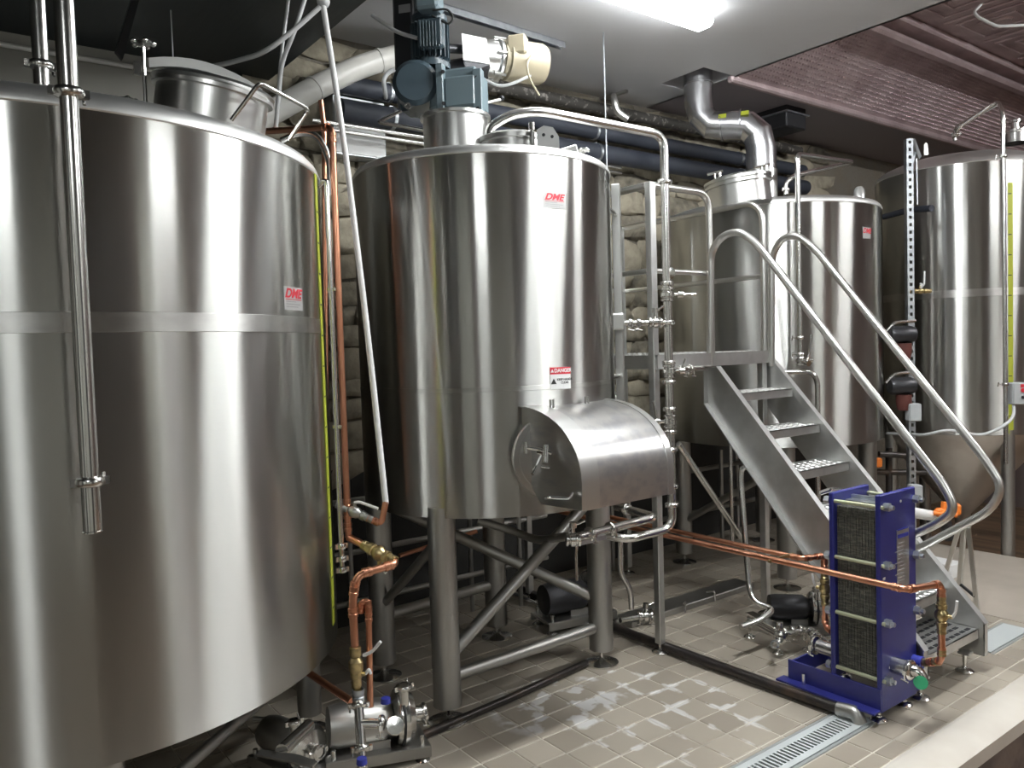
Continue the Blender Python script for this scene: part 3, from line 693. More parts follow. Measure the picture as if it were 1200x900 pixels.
pg = cyl_hit(1184, 350, c4_, R4); a = ang(pg, c4_); za, zb_ = cyl_hit(1182, 214, c4_, R4).z, cyl_hit(1186, 508, c4_, R4).z
o = arc(MB(), c4_, R4, a-.026, a+.030, zb_, za, .0025).build('level_scale', M_YELLOW, t4); tk = MB()
k = za-.08
while k > zb_: arc(tk, c4_, R4+.0025, a-.026, a+.014, k, k+.006, .0006, 3); k -= .142
tag(tk.build('scale_marks', M_BLACKP, o), kind='stuff')
lg = MB(); flat(lg, [(1083, 182), (1083, 169), (1085, 167), (1087, 169), (1088, 181)], 5.65, .012); lg.build('lifting_lug', M_TOP, t4)
MB().tube([ad(1119, 165, 5.55), ad(1119, 152, 5.55), ad(1123, 147, 5.5), ad(1170, 121, 5.15)], .012, .05, 10).build('spray_arm', M_PIPE, t4)
kb = MB(); kp = ad(1190, 165, 5.9); kb.lathe(kp, (0, 0, 1), [(.09, -.02), (.09, .05), (.10, .055), (.10, .07), (.03, .08), (.03, .13), (.045, .135), (.045, .15), (.001, .155)], 20); kb.build('relief_valve', M_PIPE, t4)

# ================================================================== GEAR MOTORS over tank 2
gm = thing('gear_motor', 'blue-grey upright gear motor bolted on top of the middle tank', 'motor', (cc.x, cc.y, 2.722))
ry = Matrix.Rotation(math.radians(28), 3, 'Z')       # the gearbox stands a little turned
def bx(mb, x, y, d, w, h, dp, bev=.01, rr=None): mb.box(ad(x, y, d), (w, dp, h), rr if rr else VR, bev)
vr = V((RT.x, RT.y, 0)).normalized(); vf = V((-vr.y, vr.x, 0)); VR = (Matrix.Rotation(math.radians(-14), 3, 'Z') @ Matrix((vr, vf, V((0, 0, 1)))).transposed())
k = 3.85/FPX
g = MB(); bx(g, 538, 110, 3.72, 56*k, 42*k, .20, .012); bx(g, 540, 108, 3.61, 36*k, 34*k, .04, .01); g.build('gearbox', M_MOTORL, gm)
g = MB(); bx(g, 517, 104, 3.62, 8*k, 52*k, .05, .003); bx(g, 561, 109, 3.60, 10*k, 50*k, .05, .003); g.build('mounting_flange', M_MOTORL, gm)
g = MB()
for x, y in ((519, 84), (520, 121), (558, 91), (560, 127)): g.cyl(ad(x, y, 3.575), ad(x, y, 3.60), .009, n=10)
g.build('bolt', M_DARK, gm)
g = MB(); q0 = ad(490, 106, 3.75); g.lathe(q0-vf*.13, vf, [(.001, 0), (.085, .002), (.105, .02), (.105, .22), (.085, .25), (.001, .252)], 28); bx(g, 492, 110, 3.80, 44*k, 44*k, .16, .02); g.build('gear_housing', M_MOTOR, gm)
g = MB(); q = ad(478, 124, 3.62); g.torus(q, vf, .012, .004, 12, 6); g.build('lifting_eye', M_PIPE, gm)
q0 = ad(505, 78, 3.74); ztop = ad(505, 30, 3.74).z
g = MB(); g.lathe((q0.x, q0.y, 0), (0, 0, 1), [(.092, q0.z-.02), (.092, q0.z+.006), (.065, q0.z+.01), (.065, ztop), (.085, ztop+.005), (.085, ztop+.03), (.07, ztop+.05), (.07, ztop+.30), (.001, ztop+.31)], 32); g.build('motor_body', M_MOTOR, gm)
g = MB()
for i in range(22):
    a = 2*PI*i/22; e = V((math.cos(a), math.sin(a), 0)); g.box((q0.x+e.x*.078, q0.y+e.y*.078, (q0.z+ztop)/2+.01), (.028, .004, ztop-q0.z-.03), Matrix.Rotation(a, 3, 'Z'))
tag(g.build('cooling_fin', M_MOTOR, gm, smooth=False), kind='stuff')
g = MB(); bx(g, 505, 40, 3.60, 28*k, 30*k, .05, .006)
for i in range(7): bx(g, 494+i*3.6, 41, 3.585, 1.3*k, 27*k, .04, .001)
g.build('terminal_box', M_MOTOR, gm)
g = MB(); q = ad(498, 2, 3.6); bx(g, 503, -2, 3.62, 26*k, 30*k, .10, .012); g.build('brake_housing', M_MOTORL, gm)
g = MB(); bx(g, 475, 20, 3.85, 24*k, 130*k, .09, .012); g.build('backing_column', M_DARK, gm)
g = MB(); bx(g, 474, 10, 3.70, 14*k, 9*k, .004, .001); g.build('type_plate', M_GREYP, gm)
MB().tube([ad(507, 12, 3.58), ad(525, 10, 3.56), ad(532, 22, 3.56), ad(526, 29, 3.56), ad(506, 18, 3.58)], .005, .03, 8).build('cable_loop', M_RUBBER, gm)
g = MB()
for x, y in ((526, 137), (540, 135), (507, 140)): g.cyl(ad(x, y, 3.70), ad(x, y-4, 3.70), .010, n=8)
g.build('bolt', M_PIPE, gm)
gm2 = thing('drive_motor', 'beige motor with white-faced box lying beside the blue-grey gear motor', 'motor', ad(575, 120, 3.95))
g = MB(); axd = (ad(634, 74, 4.05)-ad(580, 66, 3.95)).normalized(); q = ad(592, 70, 3.97)
g.lathe(q, axd, [(.001, -.02), (.085, -.02), (.085, .0), (.10, .005), (.10, .19), (.09, .21), (.001, .215)], 28); g.build('motor_body', M_BEIGE, gm2)
g = MB(); g.lathe(ad(575, 69, 3.97), axd, [(.085, -.10), (.09, .02), (.10, .03), (.10, .045), (.088, .05), (.088, .07)], 24)
for i in range(6):
    u, w = frame_of(axd); a = 2*PI*i/6; e = u*math.cos(a)+w*math.sin(a); g.cyl(ad(575, 69, 3.97)+e*.10+axd*.0, ad(575, 69, 3.97)+e*.10+axd*.06, .009, n=8)
g.build('flange_coupling', M_TOP, gm2)
g = MB(); bx(g, 607, 54, 3.92, 22*k, 22*k, .08, .008); g.build('terminal_box', M_BEIGE, gm2)
g = MB(); g.prism([ad(541, 39, 3.80), ad(570, 45, 3.86), ad(574, 75, 3.86), ad(543, 70, 3.80)], -FW*-.12); g.build('white_cover', M_WHITE, gm2)
g = MB(); g.prism([ad(543, 70.5, 3.81), ad(574, 76, 3.87), ad(566, 90, 3.89), ad(547, 86, 3.83)], -FW*-.12); g.build('dark_casting', M_DARK, gm2)
g = MB(); g.cyl(ad(513, 56, 3.80), ad(542, 58, 3.86), .022); g.cyl(ad(500, 88, 3.88), ad(547, 80, 3.9), .05); g.build('drive_shaft', M_DARK, gm2)
MB().tube([ad(625, 62, 3.95), ad(617, 75, 3.85), ad(620, 92, 3.85), ad(632, 112, 3.9)], .005, .05, 8).build('power_cable', M_BEIGE, gm2)
MB().tube([ad(566, 92, 3.95), ad(585, 102, 3.95), ad(604, 97, 3.95), ad(622, 88, 3.97)], .008, .04, 8).build('conduit', M_HOSE, gm2)
MB().cyl(ad(556, 124, 3.8), ad(588, 116, 3.9), .006).build('grease_line', M_WHITE, gm2)
MB().ball(ad(588, 115, 3.9), .014).build('line_valve', M_DARK, gm2)

# ceiling strut near it
p0, p1 = az(440, -14, CZ-.02), az(660, 54, CZ-.02)
st = thing('ceiling_strut', 'thin pale slotted strut fixed flat on the white ceiling above the motors', 'strut', p0)
d = (p1-p0).normalized(); sdv = d.cross(V((0, 0, 1))); rs = Matrix((d, sdv, V((0, 0, 1)))).transposed()
m = (p0+p1)/2; L = (p1-p0).length
MB().box(m+V((0, 0, .016)), (L, .041, .004), rs).box(m+sdv*.019, (L, .003, .036), rs).box(m-sdv*.019, (L, .003, .036), rs).build('channel', M_GALV, st)

# ================================================================== EXHAUST STACK
rs_ = .098
s0 = ad(893, 240, 5.35); sp = [V((s0.x, s0.y, 2.47)), None, None, None]
zc = ad(893, 143, 5.35).z; hd_ = ad(822, 145, 5.2)
u1 = V((s0.x, s0.y, zc)); u2 = V((_h.x, _h.y, zc+.0)); u3 = V((_h.x, _h.y, CZ+.16))
sk = thing('exhaust_stack', 'fat steel exhaust duct bending from the kettle tank up into the white ceiling', 'duct', (s0.x, s0.y, 2.47))
MB().tube([sp[0], u1, u2, u3], rs_, .19, 32, 3).build('duct', M_DUCT, sk, ang=12)
MB().cyl((s0.x, s0.y, 2.45), (s0.x, s0.y, zc-.33), rs_+.004, n=32).build('lower_sleeve', M_TOP, sk)
for a_, b_, f_ in ((u1, u2, .30), (u1, u2, .62), (u2, u3, .62)):
    q = a_.lerp(b_, f_); MB().lathe(q, b_-a_, [(rs_, -.006), (rs_+.004, -.004), (rs_+.004, .004), (rs_, .006)], 32).build('seam', M_DUCT, sk)
for f_ in (.58, .22):
    q = u1.lerp(u2, f_); pd = (u2-u1).normalized(); n_ = (CAM-q); n_ = n_-pd*n_.dot(pd); n_ = (n_.normalized()+V((0, 0, .75))).normalized(); s2 = pd.cross(n_)
    MB().box(q+n_*(rs_+.001), (.05, .032, .005), Matrix((pd, s2, n_)).transposed()).build('yellow_sticker', M_YELLOW, sk)
vb = thing('vent_box', 'black metal box hanging under the soffit right of the exhaust duct', 'box', ad(915, 150, 6.3))
q = ad(914, 148, 6.3); MB().box((q.x, q.y, q.z+.06), (.30, .26, .22), bev=.01).build('box', M_DARK, vb); MB().box((q.x, q.y, CZ-.05), (.34, .30, .012)).build('flange', M_GALV, vb); MB().box((q.x, q.y, (q.z+.16+CZ)/2), (.2, .2, CZ-q.z-.16)).build('neck', M_DARK, vb)
pipe('bent_rod', 'pale bent conduit hooked under the pressed tin ceiling at the top right corner', 'conduit', [ad(1162, -8, 5.2), ad(1141, 14, 5.2), ad(1146, 20, 5.2), ad(1168, 31, 5.2), ad(1215, 29, 5.2)], .010, M_WHITE, .03)

# ================================================================== PLATFORM AND STAIR
DZ = 1.53
pf = thing('steel_platform', 'steel work platform with guard rails between the middle tank and the kettle', 'platform', (0, 1.02, 0))
dk = MB().box((-.57, 1.485, DZ-.003), (1.20, .93, .006)).build('deck_plate', M_STAIR, pf)
db = MB()
for i in range(24):
    for j in range(20):
        db.box((-1.04+i*.044, 1.05+j*.045, DZ+.001), (.016, .010, .003), Matrix.Rotation(.78*(1 if (i+j) % 2 else -1), 3, 'Z'))
tag(db.build('tread_pattern', M_STAIR, dk, smooth=False), kind='stuff')
fr = MB(); fr.box((.022, 1.485, DZ-.035), (.018, .93, .07)).box((-.57, 1.029, DZ-.035), (1.17, .018, .07)).box((-.57, 1.941, DZ-.035), (1.17, .018, .07)).box((-1.16, 1.485, DZ-.035), (.018, .90, .07)).box((-.52, 1.485, DZ-.035), (1.06, .04, .05)); fr.build('deck_frame', M_STAIR, pf)
zr = 2.382; zm = 1.955
def post(x, y, z0, z1):
    MB().box((x, y, (z0+z1)/2), (.04, .04, z1-z0), bev=.003).build('post', M_STAIR, pf)
post(-.005, 1.03, .05, zr+.015); foot(pf, (-.005, 1.03, 0), .045, .06)
for x, y in ((-1.12, 1.05), (-1.12, 1.92), (-.0, 1.915)):
    post(x, y, .05, zr if x < -.5 else DZ-.07); foot(pf, (x, y, 0), .045, .06)
MB().cyl((-.01, 1.92, .95), (-.42, 1.92, DZ-.06), .018).cyl((-.01, 1.03, .95), (-.42, 1.03, DZ-.06), .018).build('knee_brace', M_STAIR, pf)
g = MB(); g.tube([(0, 1.05, zr), (0, 1.475, zr-.0), (0, 1.475, DZ)], .018, .10, 14); g.cyl((0, 1.05, zm), (0, 1.465, zm), .014); g.build('guard_rail', M_RAIL, pf)
g = MB(); g.tube([(-.02, 1.02, zr), (-1.12, 1.02, zr)], .018, .1, 14); g.cyl((-.02, 1.02, zm), (-1.12, 1.02, zm), .014); g.build('guard_rail', M_RAIL, pf)
g = MB(); g.tube([(.0, 1.945, DZ-.02), (.0, 1.945, zr), (-1.14, 1.945, zr)], .018, .13, 14); g.cyl((-.015, 1.945, zm), (-1.14, 1.945, zm), .014); g.build('guard_rail', M_RAIL, pf)
g = MB(); g.tube([(-1.13, 1.05, zr), (-1.13, 1.92, zr)], .018, .1, 14); g.cyl((-1.13, 1.05, zm), (-1.13, 1.92, zm), .014); g.build('guard_rail', M_RAIL, pf)

sr = thing('steel_staircase', 'steel open-riser stair with tube handrails going down from the platform', 'stair', (1.1, 1.65, 0))
dirv = V((.643, 0, -.730)).normalized(); nrmv = V((.730, 0, .643)).normalized()
top_u = V((.134, 0, 1.458))
def stringer(y, side, ux, uz, sl):
    U0 = V((ux-.08, y, uz)); U1 = V((ux, y, uz)); e = ux+(uz-.235)/sl; U2 = V((e, y, .235)); D0 = V((ux-.085, y, uz-.195))
    poly = [U0, U1, U2, V((e, y, .085)), V((e-.18, y, .085)), D0]
    w = MB().prism(poly, (0, .006*side, 0))
    for (A, B_) in ((U1, U2), (V((e-.18, y, .085)), D0)):
        dd = (B_-A).normalized(); nn = V((-dd.z, 0, dd.x)); w.prism([A, B_, B_+nn*.006, A+nn*.006], (0, .038*side, 0))
    w.box((e-.003, y+side*.019, .16), (.006, .038, .15)); w.box((ux-.083, y+side*.019, uz-.10), (.006, .038, .19)); w.box((ux-.04, y+side*.019, uz-.003), (.085, .038, .006))
    return w.build('stringer', M_STAIR, sr)
YN, YF = 1.462, 1.955
stringer(YN, -1, .066, 1.455, 1.135); stringer(YF, 1, .034, 1.475, 1.10)
for z_ in (1.315, 1.125, .935, .745, .555, .37, .21):
    xf = .050+(1.455-z_)/1.145; dp = .20 if z_ > .25 else .24
    tr = MB().box((xf-dp/2, (YN+YF)/2, z_-.002), (dp, YF-YN-.012, .004)).box((xf-.002, (YN+YF)/2, z_-.022), (.004, YF-YN-.012, .044)).box((xf-dp+.002, (YN+YF)/2, z_-.016), (.004, YF-YN-.012, .032)).build('tread', M_STAIR, sr)
    hh = MB(); rg = MB(); nr = 4 if z_ > .25 else 5
    for i in range(nr):
        for j in range(11):
            yy = YN+.045+j*.05+(.025 if i % 2 else 0); xx = xf-.03-i*(dp-.05)/nr*1.1
            if yy > YF-.03: continue
            hh.lathe((xx, yy, z_+.0005), (0, 0, 1), [(.001, .0045), (.010, .0045)], 8) if z_ > .25 else hh.box((xx, yy, z_+.001), (.016, .034, .003))
            rg.lathe((xx, yy, z_), (0, 0, 1), [(.019, 0), (.014, .005), (.010, .004)], 8)
    if z_ > .25: tag(rg.build('grip_button', M_STAIR, tr), kind='stuff')
    tag(hh.build('grip_hole', M_DARK if z_ < .25 else M_SATIN, tr, smooth=False), kind='stuff')
for x, y in ((1.095, 1.485), (1.09, 1.92)): foot(sr, (x, y, 0), .04, .10)
MB().box((1.10, 1.485, .10), (.05, .05, .01)).box((1.10, 1.905, .10), (.05, .05, .01)).build('foot_bracket', M_STAIR, sr)
hy = YN-.02
hp = [ay(x, y, hy) for x, y in ((832, 428), (833, 296), (845, 277), (866, 270), (886, 284), (1107, 570), (1120, 598), (1098, 614), (1040, 640))]
MB().tube(hp, .019, .09, 16).build('handrail', M_RAIL, sr)
MB().tube([V((.034, YF, 1.44)), V((.048, YF, 2.06)), V((.11, YF, 2.155)), V((.21, YF, 2.165)), V((.32, YF, 2.075)), V((1.16, YF, 1.02)), V((1.245, YF, .89)), V((1.19, YF, .775)), V((.83, YF, .515))], .019, .09, 16).build('handrail', M_RAIL, sr)

# ================================================================== HEAT EXCHANGER
hx = thing('plate_heat_exchanger', 'upright blue plate heat exchanger on feet at the foot of the stair', 'heat exchanger', (1.0, 1.28, 0))
ya, yb = 1.135, 1.425
MB().box((1.10, (ya+yb)/2, .495), (.022, yb-ya, .90), bev=.004).build('front_plate', M_BLUE, hx)
MB().box((.895, (ya+yb)/2, .53), (.022, yb-ya, .80), bev=.004).build('rear_plate', M_BLUE, hx)
pk = MB()
for i in range(27): x = .912+i*.0066; pk.box((x, (ya+yb)/2, .525), (.0042, yb-ya-.045-(.004 if i % 2 else 0), .70-(.004 if i % 2 else 0)))
tag(pk.build('plate_pack', M_GASKET, hx, smooth=False), kind='stuff')
MB().box((.998, (ya+yb)/2, .885), (.18, .11, .012)).box((.998, (ya+yb)/2, .897), (.18, .02, .02)).build('carrying_bar', M_GALV, hx)
for y in (ya+.012, yb-.012):
    for z_ in (.895, .655, .416, .177):
        tb = MB().cyl((.87, y, z_), (1.12, y, z_), .0085, n=12).build('tie_bar', M_BARZ, hx)
        yq = y+.022 if y < 1.2 else y
        MB().lathe((1.111, yq, z_), (1, 0, 0), [(.018, 0), (.018, .024), (.010, .026), (.010, .04), (.001, .04)], 6).build('nut', M_GALV, tb)
        MB().cyl((.862, y, z_), (.884, y, z_), .018, n=6).build('nut', M_GALV, tb)
bs = MB(); bs.box((.895, ya-.004, .10), (.43, .010, .09)).box((.88, ya-.03, .058), (.46, .06, .008)); bs.box((.895, yb+.004, .10), (.43, .010, .09)).box((.88, yb+.03, .058), (.46, .06, .008)); bs.box((.69, (ya+yb)/2, .10), (.008, yb-ya, .08)); bs.build('base_frame', M_BLUE, hx)
for x, y in ((.766, 1.115), (1.086, 1.155), (1.08, 1.37), (.766, 1.44)): foot(hx, (x, y, 0), .036, .11)
lbp = MB().box((1.1125, 1.312, .66), (.002, .098, .245)).build('data_plate', M_GALV, hx)
MB().box((1.1138, 1.312, .755), (.0008, .088, .016)).box((1.1138, 1.312, .782), (.0008, .088, .005)).build('plate_heading', M_CAPBLUE, lbp)
g = MB()
for i in range(11): g.box((1.1138, 1.302-.01*(i % 3), .725-.016*i), (.0008, .05+.012*(i % 3), .004))
g.build('plate_print', M_GREYP, lbp)
g = MB().box((1.112, 1.20, .222), (.0015, .012, .010)).box((1.112, 1.235, .245), (.0015, .012, .010)).box((1.112, 1.16, .60), (.0015, .018, .010)).cyl((1.105, 1.30, .90), (1.1125, 1.30, .90), .006, n=10); g.build('small_tag', M_WHITE, hx)
# ports
g = MB(); pa = ax(1047, 779, 1.111); pb = V((1.175, pa.y, pa.z)); g.cyl(pa, pb, .034, n=24); g.build('port_sleeve', M_DUCT, hx)
g = MB(); pa2 = V((1.111, 1.395, .20)); g.cyl(pa2, pa2+V((.04, 0, 0)), .026); g.build('blue_port_ring', M_CAPBLUE, hx)
clamp(hx, pb+V((.005, 0, 0)), (1, 0, 0), .026)
g = MB(); e = pb+V((.05, 0, -.005)); g.tube([pb, pb+V((.035, .01, 0)), pb+V((.05, .015, -.035))], .024, .03, 16); g.build('port_elbow', M_PIPE, hx)
g = MB(); q = ad(1079, 800, 3.10); g.cyl(q, q+(CAM-q).normalized()*.012, .026, n=24); g.build('green_cap', M_GREEN, hx)
g = MB(); g.cyl((.885, 1.20, .22), (.78, 1.20, .22), .030, n=20); g.build('port_sleeve', M_DUCT, hx)
clamp(hx, (.775, 1.20, .22), (1, 0, 0), .026)
# thermometer stubs at the upper back
g = MB(); g.tube([ad(998, 576, 3.6), ad(975, 573, 3.7), ad(961, 578, 3.7)], .011, .02, 10).tube([ad(981, 584, 3.6), ad(966, 585, 3.65)], .008, .02, 8); g.build('sensor_stub', M_PIPE, hx)

# ================================================================== COPPER LINES
YC = 1.065
cz = ay(1040, 686, YC).z
K0, K1 = ay(783, 628, YC), V((1.215, YC, cz)); xv = 1.215
kv = ad(1103, 684, 3.20); kb_ = ad(1103, 776, 3.20)
pipe('copper_line', 'long bright copper pipe crossing in front of the blue heat exchanger', 'pipe',
     [V((-1.3, YC, cz)), V((ay(1062, 690, YC).x, YC, cz)), V((kv.x, kv.y, kv.z)), V((kv.x, kv.y, kb_.z)), V((1.15, 1.395, .20))], .0135, M_COPPER, .035, True)
v = thing('brass_valve', 'brass ball valve with steel lever on the copper riser right of the blue heat exchanger', 'valve', (kv.x, kv.y, .2))
def ballvalve(t, p, axis, r, hdir, L=.09, flip=1, m=None, hm=None):
    p = V(p); a = V(axis).normalized(); hdir = V(hdir).normalized()
    b = MB().lathe(p, a, [(r*1.0, -.045), (r*1.5, -.043), (r*1.5, -.028), (r*1.2, -.024), (r*1.75, -.010), (r*1.85, 0), (r*1.75, .010), (r*1.2, .024), (r*1.5, .028), (r*1.5, .043), (r*1.0, .045)], 12).cyl(p, p+hdir*r*2.8, .008, n=10).build('valve_body', m or M_BRASS, t)
    k_ = p+hdir*r*2.8; MB().tube([k_, k_+a*flip*.02+hdir*.012, k_+a*flip*L+hdir*.018], .0055, .012, 8).build('valve_handle', hm or M_WHITE, b)
    collar(t, p+a*.06, a, r, m or M_BRASS); collar(t, p-a*.06, a, r, m or M_BRASS)
ballvalve(v, (kv.x, kv.y, (kv.z+kb_.z)/2+.03), (0, 0, 1), .0145, V((1, .1, 0)), .07)
v = thing('brass_union', 'row of brass and copper fittings at the lower port of the heat exchanger', 'fitting', (kv.x, kv.y, .17))
for i in range(3): collar(v, V((1.15, 1.395, .20)).lerp(V((kv.x, kv.y, kb_.z)), .25+.25*i), V((kv.x-1.15, kv.y-1.395, kb_.z-.20)), .0145, M_BRASS if i != 1 else M_COPPER, .014)
for z_ in (.30, .42): collar(v, (kv.x, kv.y, z_), (0, 0, 1), .0145, M_BRASS, .012)
# second copper line, behind, ending in a drop with valve
YD = 1.20; dz = ay(877, 641, YD).z; dx = ay(940, 656, YD).x; q1 = ad(966, 651, 3.62); q2 = ad(970, 735, 3.62)
pipe('copper_line', 'second copper pipe running behind the long one and turning down left of the heat exchanger', 'pipe',
     [V((-1.3, YD, dz)), V((dx, YD, dz)), q1, V((q1.x, q1.y, q2.z)), V((.79, 1.30, .26))], .0125, M_COPPER, .03, True)
v = thing('brass_valve', 'brass valve on the copper drop left of the blue heat exchanger', 'valve', (q1.x, q1.y, .3))
ballvalve(v, (q1.x, q1.y, (q1.z+q2.z)/2+.01), (0, 0, 1), .014, V((-1, -.2, 0)), .06, 1, M_BRASS)
for z_ in (q1.z-.04, q2.z+.03): collar(v, (q1.x, q1.y, z_), (0, 0, 1), .0135, M_COPPER, .014)
bl = thing('pipe_clip', 'small brass clip holding the two copper pipes together', 'clip', ay(917, 655, YC))
MB().box((ay(905, 656, YC).x, (YC+YD)/2, (cz+dz)/2), (.012, YD-YC+.05, .012)).build('bar', M_BRASS, bl)

# vertical copper and steel risers in the gap between tank 1 and tank 2
dA = 2.95
A0, A1 = ad(386, 155, dA), ad(401, 560, dA)
def vline(p, z): return V((p.x, p.y, z))
ra = ad(399, 400, dA)
cr = pipe('copper_riser', 'copper riser standing in the gap right of the nearest tank', 'pipe', [ad(308, 154, 3.2), vline(ra, ad(385, 152, dA).z), vline(ra, ad(401, 632, dA).z)], .0125, M_COPPER, .035, True)
for y in (592, 605, 620): collar(cr, vline(ra, ad(401, y, dA).z), (0, 0, 1), .0125, M_COPPER)
pipe('copper_riser', 'dull copper pipe behind the riser, coming down from the ceiling', 'pipe', [ad(376, 118, 3.3), ad(380, 150, 3.3), ad(383, 600, 3.3)], .011, M_COPPER, .03)
rb = ad(391, 420, dA-.03)
sp_ = pipe('steel_riser', 'thin steel riser with clamps beside the copper riser', 'pipe', [vline(rb, ad(384, 222, dA).z)-RT*.03, vline(rb, ad(384, 214, dA).z), vline(rb, ad(398, 670, dA).z)], .010, M_PIPE, .02)
for y in (340, 500): MB().cyl(vline(rb, ad(390, y, dA).z)-RT*.012, vline(rb, ad(390, y, dA).z)+RT*.02, .008).build('standoff', M_PIPE, sp_)
for y in (640, 655, 668): clamp(sp_, vline(rb, ad(398, y, dA).z), (0, 0, 1), .011)
pipe('steel_bend', 'curved steel pipe above the risers by the nearest tank', 'pipe', [ad(330, 165, 3.1), ad(350, 155, 3.1), ad(372, 158, 3.1), ad(386, 185, 3.1), ad(388, 230, 3.1)], .013, M_PIPE, .08)
# upper valve branch to the hose
B0, B1, B2 = vline(ra, ad(403, 598, dA).z), ad(447, 614, 2.96), ad(452, 588, 2.97)
b1 = pipe('copper_branch', 'corrugated-looking row of copper couplings leading to the white hose', 'pipe', [B0, B1, B2], .0115, M_COPPER, .02)
for i in range(7): collar(b1, B0.lerp(B1, .42+i*.075), B1-B0, .012, M_COPPER, .008)
v = thing('ball_valve', 'ball valve with upright pale lever beside the nearest tank', 'valve', B0.lerp(B1, .3)); ballvalve(v, B0.lerp(B1, .22), B1-B0, .0125, V((0, 0, 1)), .10, 1, M_SATIN); 
# lower valve branch
C0, C1_, C2_ = vline(ra, ad(403, 632, dA).z), ad(467, 660, 2.88), ad(425, 672, 2.76)
b2 = pipe('copper_branch', 'copper pipe loop with olive ball valve coming down to the pump at lower left', 'pipe', [C0, C1_, ad(418, 674, 2.80), ad(413, 705, 2.80), ad(416, 758, 2.80)], .0145, M_COPPER, .035, True)
v = thing('ball_valve', 'olive brass ball valve with small white lever above the lower-left pump', 'valve', C0.lerp(C1_, .6)); ballvalve(v, C0.lerp(C1_, .62), C1_-C0, .016, V((0, 0, -1)), .03)
v = thing('check_valve', 'stack of brass unions on the copper pipe above the pump', 'valve', ad(418, 810, 2.80))
pv = ad(417, 780, 2.80); pb_ = ad(420, 818, 2.80)
MB().lathe((pv.x, pv.y, 0), (0, 0, 1), [(.0145, ad(416, 757, 2.8).z), (.021, ad(416, 758, 2.8).z), (.021, ad(416, 768, 2.8).z), (.015, ad(416, 770, 2.8).z), (.026, ad(416, 775, 2.8).z), (.026, ad(416, 785, 2.8).z), (.018, ad(416, 790, 2.8).z), (.017, ad(416, 800, 2.8).z)], 12).build('union', M_BRASS, v)
for y in (802, 808, 814, 820): collar(v, vline(pv, ad(416, y, 2.8).z), (0, 0, 1), .014, M_BRASS, .006)
ballvalve(v, vline(pv, ad(416, 790, 2.8).z)+V((0, .0, 0)), (0, 0, 1), .012, RT, .0, 1)
MB().tube([ad(426, 768, 2.78), ad(436, 764, 2.76), ad(446, 752, 2.75)], .006, .02, 8).build('valve_handle', M_WHITE, v)
pipe('copper_return', 'second short copper pipe with hooked top behind the brass unions', 'pipe', [ad(422, 718, 2.86), ad(423, 706, 2.86), ad(431, 704, 2.86), ad(432, 716, 2.86), ad(434, 828, 2.86)], .0115, M_COPPER, .02, True)
pipe('copper_stub', 'dull copper pipe leaving from under the nearest tank', 'pipe', [ad(358, 786, 3.05), ad(412, 822, 2.85)], .014, M_COPPER)

# ================================================================== PUMPS
def pump(label, base, ax_dir, scale=1.0, m_case=None):
    base = V(base); a = V(ax_dir).normalized(); s = sclr = scale; up = V((0, 0, 1)); sdn = a.cross(up).normalized()
    t = thing('pump', label, 'pump', base)
    q = base+up*.155*s
    f = MB(); rr_ = Matrix((a, sdn, up)).transposed(); f.box(base+up*.062*s, (.40*s, .20*s, .010), rr_).box(base+up*.045*s+sdn*.10*s, (.40*s, .008, .04), rr_).box(base+up*.045*s-sdn*.10*s, (.40*s, .008, .04), rr_); f.build('base_frame', M_SATIN, t)
    for i in (-1, 1):
        for j in (-1, 1): foot(t, base+a*i*.17*s+sdn*j*.08*s, .03*s, .10*s)
    MB().lathe(q-a*.02*s, a, [(.001, -.16*s), (.075*s, -.155*s), (.082*s, -.12*s), (.082*s, .05*s), (.07*s, .07*s), (.055*s, .09*s)], 28).build('motor', m_case or M_SATIN, t)
    MB().lathe(q+a*.09*s, a, [(.06*s, -.02), (.098*s, -.01), (.105*s, .0), (.105*s, .035*s), (.085*s, .06*s), (.03*s, .075*s), (.026*s, .12*s), (.001, .12*s)], 28).build('pump_head', M_PIPE, t)
    MB().lathe(q+a*.09*s, a, [(.104*s, .006), (.110*s, .008), (.110*s, .016), (.104*s, .018)], 28).build('head_band', M_RUBBER, t)
    MB().cyl(q+a*.11*s+sdn*.06*s, q+a*.11*s+sdn*.06*s+up*.15*s, .019*s).build('outlet', M_PIPE, t)
    clamp(t, q+a*.20*s, a, .024*s); clamp(t, q+a*.11*s+sdn*.06*s+up*.14*s, up, .02*s)
    fb = MB()
    for i in (-1, 1): fb.box(base+up*.08*s+sdn*i*.05*s, (.10*s, .02*s, .035*s), rr_)
    fb.build('motor_foot', M_SATIN, t)
    return t, q
pb0 = az(448, 890, 0); tdir = (RT*-.55+V((FW.x, FW.y, 0))*-.55); tdir.z = 0
pm, pq = pump('steel centrifugal pump with round polished head at the lower left, under the copper pipes', V((pb0.x-.02, pb0.y-.02, 0)), (RT*.9+FW*.35), 1.0)
g = MB(); q = ad(463, 850, 2.78); g.lathe(q, (CAM-q), [(.02, -.03), (.02, 0), (.032, .0), (.034, .012), (.03, .02), (.001, .022)], 20); g.build('clamped_port', M_PIPE, pm)
fw_ = ad(424, 850, 2.72)
pt = pipe('steel_tee', 'clamped steel tee standing between the copper unions and the pump', 'pipe', [ad(420, 822, 2.78), ad(425, 900, 2.66)], .017, M_PIPE, clamps=[(0, .06), (0, .72)])
MB().cyl(ad(423, 848, 2.74), ad(446, 848, 2.74), .017).build('branch', M_PIPE, pt); clamp(pt, ad(447, 848, 2.74), RT, .018)
collar(pt, ad(420, 814, 2.79), (0, 0, 1), .018, M_GALV, .02, 'hex_union')
